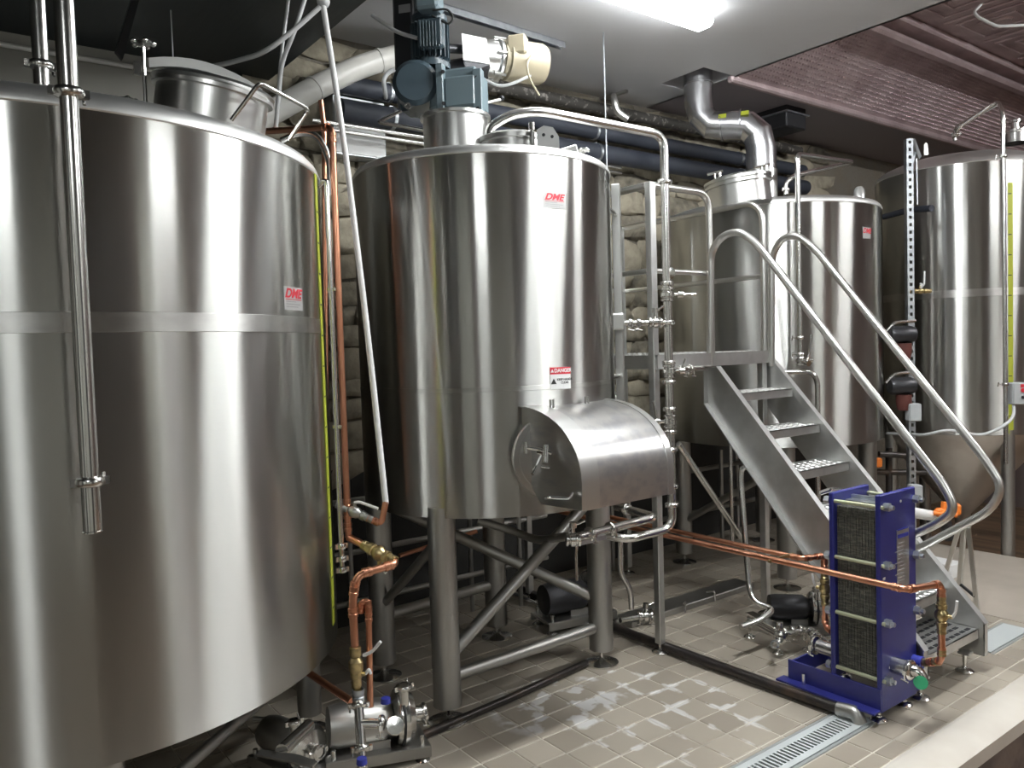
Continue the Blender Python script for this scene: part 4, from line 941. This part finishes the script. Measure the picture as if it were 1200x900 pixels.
MB().lathe(ad(452, 822, 2.80), (0, 0, 1), [(.001, .014), (.016, .013), (.018, -.005)], 14).build('blue_cap', M_CAPBLUE, pt)
MB().lathe(ad(424, 893, 2.60), (0, 0, 1), [(.001, .014), (.016, .013), (.018, -.005)], 14).build('blue_cap', M_CAPBLUE, pt)
pump('second steel pump cut off by the bottom edge at the lower left', az(392, 905, 0)-V((0, .0, 0))-RT*.16, (RT*.8+FW*-.6), .8)
# loose items at the floor left
tl = thing('transfer_pipe', 'short steel pipe end with angle bracket lying under the nearest tank', 'pipe', ad(335, 880, 2.6))
MB().cyl(ad(330, 880, 2.55), ad(362, 850, 2.75), .022).build('tube', M_PIPE, tl)
MB().prism([ad(305, 878, 2.6), ad(350, 884, 2.5), ad(372, 892, 2.45), ad(366, 898, 2.42), ad(300, 884, 2.55)], (0, 0, -.006)).build('bracket_plate', M_SATIN, tl)
bd_ = MB(); bd_.cyl(ad(296, 842, 3.3), ad(356, 846, 3.3), .010); bd_.build('rail', M_SATIN, tl)

# pump beside the stair
p2 = az(936, 742, 0)
pump('small steel pump on feet on the floor behind the heat exchanger, left of the stair', p2+V((-.02, .02, 0)), (RT*.9+FW*-.1), .85, M_DARK)

# ================================================================== STEEL PROCESS PIPES
dP = 3.86; zt_ = ad(779, 165, dP).z; vp = ad(781, 300, dP)
L0 = ad(573, 166, 3.45); 
bigA = [ad(573, 168, 3.50), ad(573, 150, 3.50), ad(598, 134, 3.50), ad(632, 130, 3.52), vline(vp, ad(779, 160, dP).z+.0), vline(vp, ad(786, 622, dP).z), ad(735, 632, 3.80), ad(708, 627, 3.85)]
pa_ = pipe('process_pipe', 'fat polished pipe arching from the middle tank and running down beside the platform post', 'pipe', bigA, .021, M_PIPE, .07, n=16)
for y in (214, 378, 425, 448, 480, 507, 528, 572, 594): clamp(pa_, vline(vp, ad(781, y, dP).z), (0, 0, 1), .021)
for y, L in ((320, .0), (345, .09)):
    q = vline(vp, ad(781, y, dP).z)
    if L: fvalve(pa_, q, (0, 0, 1), RT, .022, .0); MB().tube([q+RT*.06, q+RT*.14], .007, .02, 8).build('handle_stub', M_PIPE, pa_)
    else: MB().lathe(q+RT*.012, (CAM-q), [(.022, -.02), (.022, .0), (.030, .004), (.030, .014), (.012, .018), (.001, .018)], 18).build('sample_port', M_PIPE, pa_); clamp(pa_, q-V((0, 0, .05)), (0, 0, 1), .021)
fvalve(pa_, vline(vp, ad(783, 495, dP).z), (0, 0, 1), -RT, .021, .10)
fvalve(pa_, vline(vp, ad(783, 435, dP).z)+V((0, 0, .0)), (0, 0, 1), RT, .021, .06)
cb = pipe('cross_pipe', 'short clamped steel tube from the sight channel across to the vertical pipe', 'pipe', [ad(716, 379, 3.86), ad(781, 378, dP)], .014, M_PIPE, clamps=[(0, .5), (0, .35)])
MB().box(ad(722, 377, 3.86), (.075, .07, .08), Matrix((vr, vf, V((0, 0, 1)))).transposed(), .008).build('mounting_block', M_TOP, cb)
MB().tube([ad(743, 382, 3.84), ad(745, 388, 3.84), ad(748, 384, 3.84)], .004, .005, 6).build('hanging_ring', M_PIPE, cb)
fvalve(cb, ad(768, 378, 3.86), RT, V((0, 0, 1)), .018, .04)
pipe('branch_pipe', 'clamped branch tube leaving the vertical pipe toward the kettle', 'pipe', [vline(vp, ad(783, 434, dP).z), ad(822, 432, 4.1)], .017, M_PIPE, clamps=[(0, .35), (0, .6)])
lowA = pipe('process_pipe', 'steel pipe below the grain door turning back to a clamped valve', 'pipe', [ad(676, 630, 3.40), ad(744, 612, 3.70), ad(768, 606, 3.75), ad(748, 600, 3.95), ad(722, 594, 4.1)], .020, M_PIPE, .05, clamps=[(0, .55), (0, .2), (3, .5)], n=16)
MB().prism([ad(673, 636, 3.38), ad(710, 627, 3.5), ad(711, 632, 3.5), ad(674, 641, 3.38)], -FW*-.04).build('valve_bracket', M_TOP, lowA)
fvalve(lowA, ad(672, 632, 3.36), RT, V((0, 0, 1)), .02, .05)
MB().tube([ad(676, 640, 3.38), ad(675, 650, 3.38), ad(676, 680, 3.38)], .006, .01, 8).build('drop_tube', M_PIPE, lowA)
pipe('floor_drop_pipe', 'thin bent steel pipe dropping to the floor between the tank leg and the post', 'pipe', [ad(727, 628, 3.95), ad(727, 672, 3.95), ad(739, 690, 3.95), ad(740, 714, 3.95)], .014, M_PIPE, .06, n=12)
fv = thing('floor_valve', 'small clamped valve lying on the floor beside the platform post', 'valve', az(760, 728, .04))
q = az(757, 722, .05); MB().tube([az(727, 727, .06), q, az(764, 716, .06)], .014, .03, 12).build('tube', M_PIPE, fv); fvalve(fv, q, RT, V((0, 0, 1)), .02, .05); clamp(fv, q+RT*.03, RT, .022); clamp(fv, q-RT*.04, RT, .020)
pipe('dip_pipe', 'dark bent steel pipe under the middle tank', 'pipe', [ad(560, 610, 3.9), ad(600, 622, 3.9), ad(630, 634, 3.8), ad(668, 628, 3.6)], .02, M_SATIN, .1)
# pair of stainless lines on the wall
for k, (ya_, yb_) in enumerate(((195, 211), (201, 216))):
    pipe('wall_pipe', ['upper of two thin bright steel pipes along the stone wall', 'lower of two thin bright steel pipes along the stone wall'][k], 'pipe', [V((-1.28, -.2, ax(760, 202+k*6, -1.28).z)), V((-1.28, 2.1, ax(760, 202+k*6, -1.28).z))], .012, M_PIPE)
# dark insulated mains along the wall
for k, (y, r, m_, lb, x_) in enumerate(((174, .052, M_INSUL, 'upper dark insulated pipe along the stone wall', -1.33), (196, .062, M_INSUL, 'lower and thicker dark insulated pipe along the stone wall', -1.31), (148, .04, M_RUSTY, 'sooty iron pipe high on the stone wall under the ceiling', -1.36))):
    z_ = ax(800, y, x_).z
    tp = thing('wall_main', lb, 'pipe', (x_, 1.5, z_)); MB().cyl((x_, (-.02, -.02, .45)[k], z_), (x_, 4.4, z_), r, n=24).build('pipe_run', m_, tp)
    if k < 2:
        for yy in (.3, 1.9, 3.5): MB().lathe((x_, yy, z_), (0, 1, 0), [(r, -.012), (r+.004, -.01), (r+.004, .01), (r, .012)], 20).box((x_-.06, yy, z_+r), (.12, .02, .02)).build('hanger_band', M_GALV, tp)
for x_, y, lb in ((700, 160, 'thin steel rod hanging from the ceiling in front of the wall pipes'),):
    p = ad(709, 115, 4.6); tp = thing('hanger_rod', lb, 'rod', (p.x, p.y, 2.4)); MB().cyl((p.x, p.y, ad(709, 205, 4.6).z), (p.x, p.y, CZ), .004, n=6).build('rod', M_GALV, tp)
    pa1, pa2_ = az(696, 117, CZ), az(735, 105, CZ); MB().cyl(pa1-V((0, 0, .008)), pa2_-V((0, 0, .008)), .016, n=10).build('anchor_plate', M_SATIN, tp)
    MB().tube([az(719, 112, CZ), ad(720, 118, 4.85), ad(723, 131, 4.85), ad(736, 140, 4.85)], .022, .03, 10).build('pipe_elbow', M_SATIN, tp)
# white plastic pipe top left
wp = thing('plastic_pipe', 'big white plastic pipe slanting up behind the gear motor at top left', 'pipe', ax(318, 128, -1.25))
P = [ax(300, 142, -1.22), ax(372, 102, -1.25), ax(425, 76, -1.25), ax(482, 62, -1.2)]
MB().tube(P, .062, .15, 24).build('pipe_run', M_PVC, wp)
for i, f_ in ((0, .95), (2, .35)): MB().lathe(P[i].lerp(P[i+1], f_), P[i+1]-P[i], [(.062, -.01), (.067, -.008), (.067, .008), (.062, .01)], 24).build('pipe_strap', M_PVC, wp)
pipe('steel_bend', 'curved pale conduit hanging behind the gear motor', 'pipe', [ax(452, 116, -1.44), ad(452, 112, 4.3), ad(449, 92, 4.3), ad(458, 82, 4.3), ad(475, 80, 4.3), ax(484, 84, -1.48)], .012, M_HOSE, .05)
pipe('motor_conduit', 'pale conduit from the ceiling into the gear motor terminal box', 'conduit', [ad(436, 18, 3.75), ad(465, 38, 3.7), ad(490, 45, 3.62)], .009, M_HOSE, .06)
# bent rods left of the collar
MB().tube([ad(476, 127, 4.0), ad(443, 143, 3.9), ad(500, 153, 3.9)], .009, .02, 10).build('rod_handle', M_PIPE, t2)
cbx = thing('junction_panel', 'pale steel electrical panel on the wall behind the two left tanks', 'panel', ax(424, 180, -1.38))
q = [ax(398, 110, -1.36), ax(450, 122, -1.36), ax(452, 182, -1.36), ax(400, 176, -1.36)]
yy0, yy1, zz0, zz1 = q[0].y-.05, q[1].y, ax(425, 185, -1.36).z, ax(425, 117, -1.36).z
MB().box((-1.41, (yy0+yy1)/2, (zz0+zz1)/2), (.12, yy1-yy0, zz1-zz0), bev=.006).build('box', M_GALV, cbx)
MB().box((-1.347, (yy0+yy1)/2, (zz0+zz1)/2), (.006, yy1-yy0-.02, zz1-zz0-.02), bev=.003).build('door', M_WHITE, cbx)
MB().box((-1.40, (yy0+yy1)/2, zz1+.008), (.14, yy1-yy0+.03, .014)).build('drip_edge', M_DARK, cbx)

# hoses at top left
vt = ad(379, 2, 3.15)
jn = thing('conduit_junction', 'small round conduit junction hanging under the dark soffit, top left', 'junction', vt)
MB().ball(vt, .026, 12).cyl(vt, (vt.x, vt.y, 3.08), .006).build('hub', M_HOSE, jn)
pipe('white_hose', 'long thin white hose leaning from the ceiling down to the copper branch', 'hose', [ad(379, 8, 3.13), ad(404, 170, 3.1), ad(432, 400, 3.0), ad(452, 590, 2.97)], .0115, M_WHITE, .25)
pipe('grey_conduit', 'pale conduit sagging from the junction to the left behind the nearest manway', 'conduit', [ad(375, 8, 3.12), ad(345, 35, 3.1), ad(310, 62, 3.1), ad(250, 79, 3.3), ad(190, 84, 3.5)], .010, M_HOSE, .2)
pipe('grey_conduit', 'pale conduit dropping steeply from the soffit in front of the white plastic pipe', 'conduit', [ad(362, -16, 3.12), ad(345, 38, 3.1), ad(330, 72, 3.15), ad(323, 152, 3.2)], .009, M_HOSE, .15)
pipe('grey_conduit', 'second pale conduit crossing beside the steep one at the soffit', 'conduit', [ad(340, -14, 3.2), ad(328, 75, 3.2), ad(324, 150, 3.25)], .007, M_HOSE, .15)
pipe('hanging_wire', 'thin vertical wire hanging above the nearest manway', 'wire', [az(200, 12, 3.08), az(200, 12, 3.08)-V((0, 0, .27))], .003, M_HOSE)
bst = thing('soffit_bracket', 'dark slanted strut bracket under the soffit above the nearest tank', 'bracket', ad(140, 68, 3.2))
MB().prism([ad(134, 62, 3.3), V((*ad(163, 22, 3.1).xy, 3.08)), V((*ad(172, 26, 3.1).xy, 3.08)), ad(142, 72, 3.3)], (.04, 0, 0)).build('bar', M_DARK, bst)
cl = pipe('wall_conduit', 'thin pale conduit along the plaster wall above the nearest tank', 'conduit', [V((-1.45, -1.8, ax(60, 62, -1.45).z)), V((-1.45, -.9, ax(60, 62, -1.45).z))], .012, M_PVC)

# polished pipe standing in front of tank 1, and the one on its rim
vq = ad(93, 340, 1.76)
fp = thing('spray_pipe', 'upright polished pipe hanging in front of the nearest tank, open at the bottom', 'pipe', vline(vq, ad(101, 627, 1.76).z))
zb_, zj, zh = ad(101, 627, 1.76).z, ad(97, 566, 1.76).z, ad(76, 112, 1.76).z
MB().cyl(vline(vq, zb_), vline(vq, zj), .0195, n=24).lathe(vline(vq, zb_), (0, 0, 1), [(.018, 0), (.022, .001), (.022, .004), (.0195, .005)], 24).build('lower_tube', M_PIPE, fp)
MB().cyl(vline(vq, zj), vline(vq, zh), .019, n=24).build('tube', M_PIPE, fp); MB().cyl(vline(vq, zh), vline(vq, 3.08), .021, n=24).build('upper_tube', M_PIPE, fp)
clamp(fp, vline(vq, zj), (0, 0, 1), .0195); clamp(fp, vline(vq, zh), (0, 0, 1), .020)
vs_ = ad(47, 60, 2.10)
fp = thing('spray_pipe', 'upright pipe rising from the rim of the nearest tank behind the hanging pipe', 'pipe', vline(vs_, 2.29))
MB().cyl(vline(vs_, 2.29), vline(vs_, 3.08), .020, n=20).build('tube', M_PIPE, fp); clamp(fp, vline(vs_, ad(49, 76, 2.10).z), (0, 0, 1), .019)

# pipes by the kettle and the stair
kd = 4.72; kx = ad(936, 300, kd)
kz = ad(936, 182, kd).z
kp_ = pipe('kettle_pipe', 'slim upright steel pipe in front of the kettle bending back over its top', 'pipe', [ad(921, 228, 5.3), ad(921, 214, 5.3), ad(930, 206, 5.3), ad(999, 190, 5.6), vline(kx, kz+.0), vline(kx, ad(940, 425, kd).z)], .016, M_PIPE, .05, clamps=[(0, .4), (4, .96), (4, .88)])
fvalve(kp_, vline(kx, ad(940, 422, kd).z), (0, 0, 1), RT, .018, .0); MB().tube([ad(945, 424, kd), ad(949, 415, kd-.02), ad(951, 392, kd-.02)], .007, .02, 8).build('lever', M_PIPE, kp_); MB().cyl(ad(941, 424, kd-.02), ad(948, 426, kd-.06), .018).build('valve_knob', M_PIPE, kp_)
pipe('kettle_outlet', 'bent steel pipe from the kettle side turning down behind the stair', 'pipe', [ad(918, 436, 4.76), ad(952, 436, 4.72), ad(958, 447, 4.72), ad(959, 640, 4.72)], .016, M_PIPE, .06)
pipe('floor_pipe', 'upright steel pipe left of the stair bending along the floor to a bench of clamps', 'pipe', [ad(880, 546, 4.3), ad(869, 548, 4.3), ad(868, 560, 4.3), ad(878, 690, 4.2), ad(884, 706, 4.15), ad(908, 714, 4.1), ad(888, 728, 4.0), ad(868, 735, 3.95)], .016, M_PIPE, .07)
pipe('side_pipe', 'thin steel pipe standing behind the stair stringer', 'pipe', [ad(856, 520, 4.6), ad(858, 640, 4.6)], .011, M_PIPE)
pipe('diagonal_brace', 'bright diagonal steel strut running from the vertical pipe down under the stair', 'brace', [ad(795, 520, 4.0), ad(872, 635, 4.5), ad(886, 650, 4.6)], .016, M_PIPE, .05)
fm = thing('valve_manifold', 'low manifold of clamped steel valves on the floor left of the heat exchanger', 'manifold', az(910, 752, .0))
zf = .11; A = az(878, 724, zf); B = az(912, 742, zf); D = az(946, 738, zf); E_ = az(968, 757, zf)
MB().tube([A, B, az(925, 743, zf), D, E_, V((.80, 1.20, .22))], .016, .03, 12).build('tube_run', M_PIPE, fm)
MB().box((A+B)/2+V((0, 0, .03)), ((A-B).length, .05, .006), Matrix.Rotation(math.atan2((B-A).y, (B-A).x), 3, 'Z')).box((A+B)/2+V((0, 0, -.01)), ((A-B).length, .05, .006), Matrix.Rotation(math.atan2((B-A).y, (B-A).x), 3, 'Z')).build('support_plate', M_PIPE, fm)
for f_ in (.25, .6, .95): clamp(fm, B.lerp(D, f_*.8), D-B, .018)
for f_ in (.2, .5, .8): clamp(fm, D.lerp(E_, f_), E_-D, .019)
fvalve(fm, az(914, 746, zf), V((CAM.x-.9, CAM.y-1.2, 0)), V((0, 0, 1)), .02, .05)
MB().lathe(az(908, 755, zf-.02), (CAM-az(908, 755, zf)), [(.013, 0), (.013, .05), (.022, .052), (.022, .064), (.011, .066), (.011, .05)], 18).build('open_port', M_PIPE, fm)
for q in (A, B, D): foot(fm, (q.x, q.y, 0), .03, .10)
# floor drain tray with hooked handles
tr0, tr1, tr2, tr3 = az(778, 712, .0), az(826, 692, .0), az(905-20, 668, 0), az(780, 700, 0)
dt = thing('floor_grate', 'low rectangular steel grate cover with two hooked handles on the floor behind the post', 'grate', (-.30, 1.75, 0))
ga, gb = az(775, 718, .03), az(835, 690, .03)
cxg, cyg = az(808, 703, .03).x, az(808, 703, .03).y
MB().box((-.42, 1.72, .018), (.15, 1.10, .036), bev=.004).build('cover', M_SATIN, dt)
MB().tube([az(800, 708, .05), az(803, 705, .06), az(803, 718, .0)], .006, .01, 8).build('hook_handle', M_PIPE, dt)
MB().tube([az(828, 694, .05), az(837, 693, .06), az(838, 705, .0)], .006, .01, 8).build('hook_handle', M_PIPE, dt)
# black pipe along the floor to the drain
bp = thing('drain_hose', 'black pipe on the tile floor running from behind the tanks to the trench drain', 'pipe', (.2, 1.05, 0))
MB().tube([(-1.35, 1.07, .045), (-.2, 1.045, .032), (.55, 1.06, .03), (.98, 1.075, .03)], .024, .2, 16).build('pipe_run', M_BLACKPIPE, bp)
MB().tube([(.955, 1.074, .03), (1.03, 1.078, .038), (1.045, 1.078, .0)], .031, .04, 16).build('end_elbow', M_SATIN, bp)
bp = thing('drain_hose', 'dark pipe on the floor passing between the legs of the middle tank', 'pipe', (-.1, .3, 0))
MB().tube([(.03, -.75, .02), (-.05, .10, .02), (-.12, .62, .02)], .018, .2, 12).build('pipe_run', M_BLACKPIPE, bp)
bp = thing('drain_hose', 'thin steel tube on the floor behind the legs of the middle tank', 'pipe', (-.9, 1.3, 0))
MB().tube([(-1.35, 1.0, .03), (-.30, .97, .025)], .014, .2, 12).build('pipe_run', M_PIPE, bp)

# dark machinery under tanks 2 and 3
g_ = thing('manifold_rack', 'dark rack of pipes under the middle tank near the wall', 'rack', (-1.1, .4, 0))
for i in range(6):
    x, y = -1.2+.12*(i % 2), -.45+i*.28; MB().cyl((x, y, .0), (x, y, .95), .014, n=10).build('upright', M_SATIN, g_)
for z_ in (.25, .52, .80): MB().cyl((-1.12, -.6, z_), (-1.12, 1.2, z_), .016, n=10).build('rail', M_SATIN, g_)
pump('dark pump in the shadow under the middle tank', (-.62, .98, 0), (.2, 1, 0), 1.1, M_DARK)
pipe('copper_stub', 'short copper pipe glimpsed under the middle tank', 'pipe', [(-.95, .05, .50), (-.95, .55, .55)], .012, M_COPPER)
g_ = thing('manifold_rack', 'dark rack of pipes under the kettle tank near the wall', 'rack', (-1.1, 2.9, 0))
for i in range(5):
    x, y = -1.25+.12*(i % 2), 1.9+i*.35; MB().cyl((x, y, .0), (x, y, .76), .016, n=10).build('upright', M_SATIN, g_)
for z_ in (.3, .62): MB().cyl((-1.2, 1.7, z_), (-1.2, 3.6, z_), .018, n=10).build('rail', M_SATIN, g_)

# ================================================================== RIGHT SIDE
su = ad(1068, 380, 5.35); zt_ = ad(1061, 165, 5.35).z
us = thing('slotted_strut', 'tall galvanised slotted strut standing left of the yellow-scaled tank', 'strut', (su.x, su.y, -.3 if su.y > 4.2 else 0))
fz = -.3 if su.y > 4.2 or su.x < -1.5 else 0
rv = Matrix((vr, vf, V((0, 0, 1)))).transposed(); W_ = .042
m = MB(); m.box(V((su.x, su.y, (zt_+fz)/2))-vr*W_*.36, (W_*.28, .003, zt_-fz), rv).box(V((su.x, su.y, (zt_+fz)/2))+vr*W_*.36, (W_*.28, .003, zt_-fz), rv)
z_ = fz+.01
while z_ < zt_-.02: m.box(V((su.x, su.y, z_)), (W_*.46, .003, .028), rv); z_ += .05
m.box(V((su.x, su.y, zt_-.006)), (W_*.46, .003, .016), rv)
m.box(V((su.x, su.y, (zt_+fz)/2))-vr*W_*.5+vf*.02, (.003, .04, zt_-fz), rv).box(V((su.x, su.y, (zt_+fz)/2))+vr*W_*.5+vf*.02, (.003, .04, zt_-fz), rv).build('slotted_channel', M_GALV, us)
m = MB(); A = V((su.x, su.y, zt_)); m.prism([A+vr*.02, A+vr*.035, ad(1080, 183, 5.35), ad(1077, 187, 5.35)], vf*.03); m.prism([ad(1072, 176, 5.35), ad(1074, 177, 5.35), ad(1068, 206, 5.35), ad(1066, 204, 5.35)], vf*.03); m.build('bracket_arm', M_GALV, us)
pipe('hanging_wire', 'thin rod hanging from the slotted strut bracket to a dark pipe', 'wire', [ad(1074, 186, 5.34), ad(1075, 240, 5.34)], .005, M_GALV)
pipe('dark_stub_pipe', 'dark horizontal pipe passing behind the slotted strut', 'pipe', [ad(1036, 254, 5.9), ad(1066, 246, 5.6), ad(1092, 244, 5.4)], .022, M_INSUL, .05)
def ebox(name, lb, x, y, d, w, h, face=None):
    t = thing(name, lb, 'box', ad(x, y, d)); MB().box(ad(x, y, d), (w, .07, h), rv, .008).build('enclosure', M_BOX, t)
    MB().box(ad(x, y, d)-vf*.037, (w*.92, .005, h*.92), rv, .002).build('cover', M_BOX, t)
    return t
ebox('switch_box', 'grey switch box on the slotted strut at mid height', 1070, 483, 5.33, .08, .12)
ebox('switch_box', 'grey box low on the slotted strut, seen above the heat exchanger', 1072, 578, 5.32, .075, .12)
t = ebox('switch_box', 'grey switch box with red button at the right edge by the yellow scale', 1191, 461, 5.2, .085, .145)
q = ad(1194, 457, 5.2)-vf*.04; MB().cyl(q+V((0, 0, .0)), q-vf*.01, .014, n=16).box(q+V((0, 0, .03))-vf*.001, (.03, .004, .02), rv).build('red_button', M_RED, t)
MB().cyl(q-V((0, 0, .045)), q-V((0, 0, .045))-vf*.01, .010, n=12).build('black_button', M_DARK, t)
pt4 = pipe('tank_pipe', 'slim steel pipe running down the face of the yellow-scaled tank', 'pipe', [ad(1120, 160, 5.35), ad(1122, 150, 5.3), ad(1170, 118, 5.10), vline(ad(1176, 300, 5.10), ad(1176, 135, 5.1).z), vline(ad(1178, 300, 5.10), ad(1180, 545, 5.10).z)], .013, M_PIPE, .04, clamps=[(0, .3), (3, .12), (3, .77)])
pipe('cable', 'grey cable looping round the cone-bottomed tank from the switch box', 'cable', [ad(1040, 508, 5.7), ad(1085, 510, 5.25), ad(1110, 503, 5.15), ad(1150, 511, 5.1), ad(1172, 502, 5.05), ad(1188, 490, 5.1), ad(1188, 475, 5.2)], .010, M_HOSE, .12)
for y, lb in ((392, 'dark motor with red part, upper one in the gap left of the slotted strut'), (452, 'dark motor with rusty red body in the gap left of the slotted strut')):
    q = ad(1059, y, 5.35); t = thing('valve_actuator', lb, 'actuator', q)
    MB().lathe(q, vr, [(.001, -.10), (.05, -.098), (.06, -.08), (.06, .04), (.05, .07), (.001, .072)], 20).build('body', M_DARK, t)
    MB().lathe(q-V((0, 0, .09)), V((0, 0, 1)), [(.001, -.08), (.04, -.075), (.05, -.03), (.05, .03)], 16).build('red_housing', mat('rusty_red_paint', (.10, .03, .024), .5), t)
    MB().tube([q-vr*.12+V((0, 0, .02)), q-vr*.06+V((0, 0, .085)), q+vr*.08+V((0, 0, .09))], .012, .04, 8).build('top_tube', M_PIPE, t)
v = thing('small_valve', 'small valve with pale upright lever on the tank behind the slotted strut', 'valve', ad(1078, 340, 5.5))
ballvalve(v, ad(1078, 341, 5.5), RT, .012, V((0, 0, 1)), .0); MB().tube([ad(1079, 338, 5.48), ad(1083, 333, 5.46), ad(1083.5, 318, 5.46)], .006, .01, 8).build('lever', M_WHITE, v)
t = thing('pipe_cluster', 'dark vertical and horizontal pipes in the gap under the kettle, right of the stair', 'pipe', ad(1042, 640, 5.9))
for pp in ([ad(1042, 525, 5.9), ad(1042, 640, 5.9)], [ad(1020, 553, 5.9), ad(1085, 554, 5.9)], [ad(1030, 532, 5.8), ad(1062, 534, 5.8)]): MB().tube(pp, .022, .05, 12).build('tube', M_BLACKPIPE, t)
MB().box(ad(1028, 542, 5.8), (.06, .05, .07), rv, .01).build('orange_cap', M_ORANGE, t)
# orange butterfly handle on white pipe behind the handrails
t = thing('transfer_line', 'white pipe with orange-handled valves on the floor behind the heat exchanger', 'pipe', ad(1100, 620, 4.6))
MB().cyl(ad(1066, 600, 4.5), ad(1095, 605, 4.6), .030, n=20).build('white_pipe', M_WHITE, t)
MB().tube([ad(1090, 607, 4.6), ad(1106, 606, 4.65), ad(1112, 630, 4.7)], .034, .05, 16).build('black_body', M_DARK, t)
o = MB(); o.box(ad(1107, 600, 4.55), (.11, .04, .05), rv, .012).box(ad(1119, 597, 4.55), (.06, .05, .07), rv, .012).cyl(ad(1106, 600, 4.55), ad(1107, 588, 4.55), .018).cyl(ad(1094, 601, 4.55), ad(1122, 604, 4.5), .014); o.build('orange_handle', M_ORANGE, t)
# little aluminium step stand
t = thing('step_ladder', 'small aluminium folding step stand right of the stair foot', 'ladder', (.86, 2.62, 0))
F1, F2 = az(1147, 731, 0), az(1121, 718, 0); tp = ad(1132, 618, (F1-CAM).dot(FW)-.02); bk = V((-.10, .12, 0))
def bar(mb, a_, b_, w=.022, th=.014):
    a_ = V(a_); b_ = V(b_); d = (b_-a_).normalized(); u = d.cross(V((0, 1, 0))).normalized(); w2 = d.cross(u); mb.box((a_+b_)/2, (w, th, (b_-a_).length), Matrix((u, w2, d)).transposed(), .002)
for a_, b_ in ((F1, tp+RT*.012), (F2, tp-RT*.012), (F1+bk*2.2, tp+RT*.012+bk*.4), (F2+bk*2.2, tp-RT*.012+bk*.4)):
    m = MB(); bar(m, a_, b_, .024); m.build('leg', M_RAIL, t)
m = MB(); bar(m, F2.lerp(tp, .35), F1.lerp(tp, .28), .014); m.build('cross_bar', M_DARK, t)
m = MB(); m.box(tp+bk*.3+V((0, 0, .0)), (.055, .06, .014), rv); m.build('top_cap', M_RAIL, t)
t = thing('floor_channel', 'pale steel channel lying on the floor behind the stair foot', 'channel', az(1080, 668, 0))
a_, b_ = az(1062, 655, .05), az(1122, 668, .05); d = (b_-a_); d.z = 0; L = d.length; d.normalize(); rr_ = Matrix((d, V((-d.y, d.x, 0)), V((0, 0, 1)))).transposed()
MB().box((a_+b_)/2-V((0, 0, .004)), (L, .14, .092), rr_, .004).build('channel', M_WHITE, t)
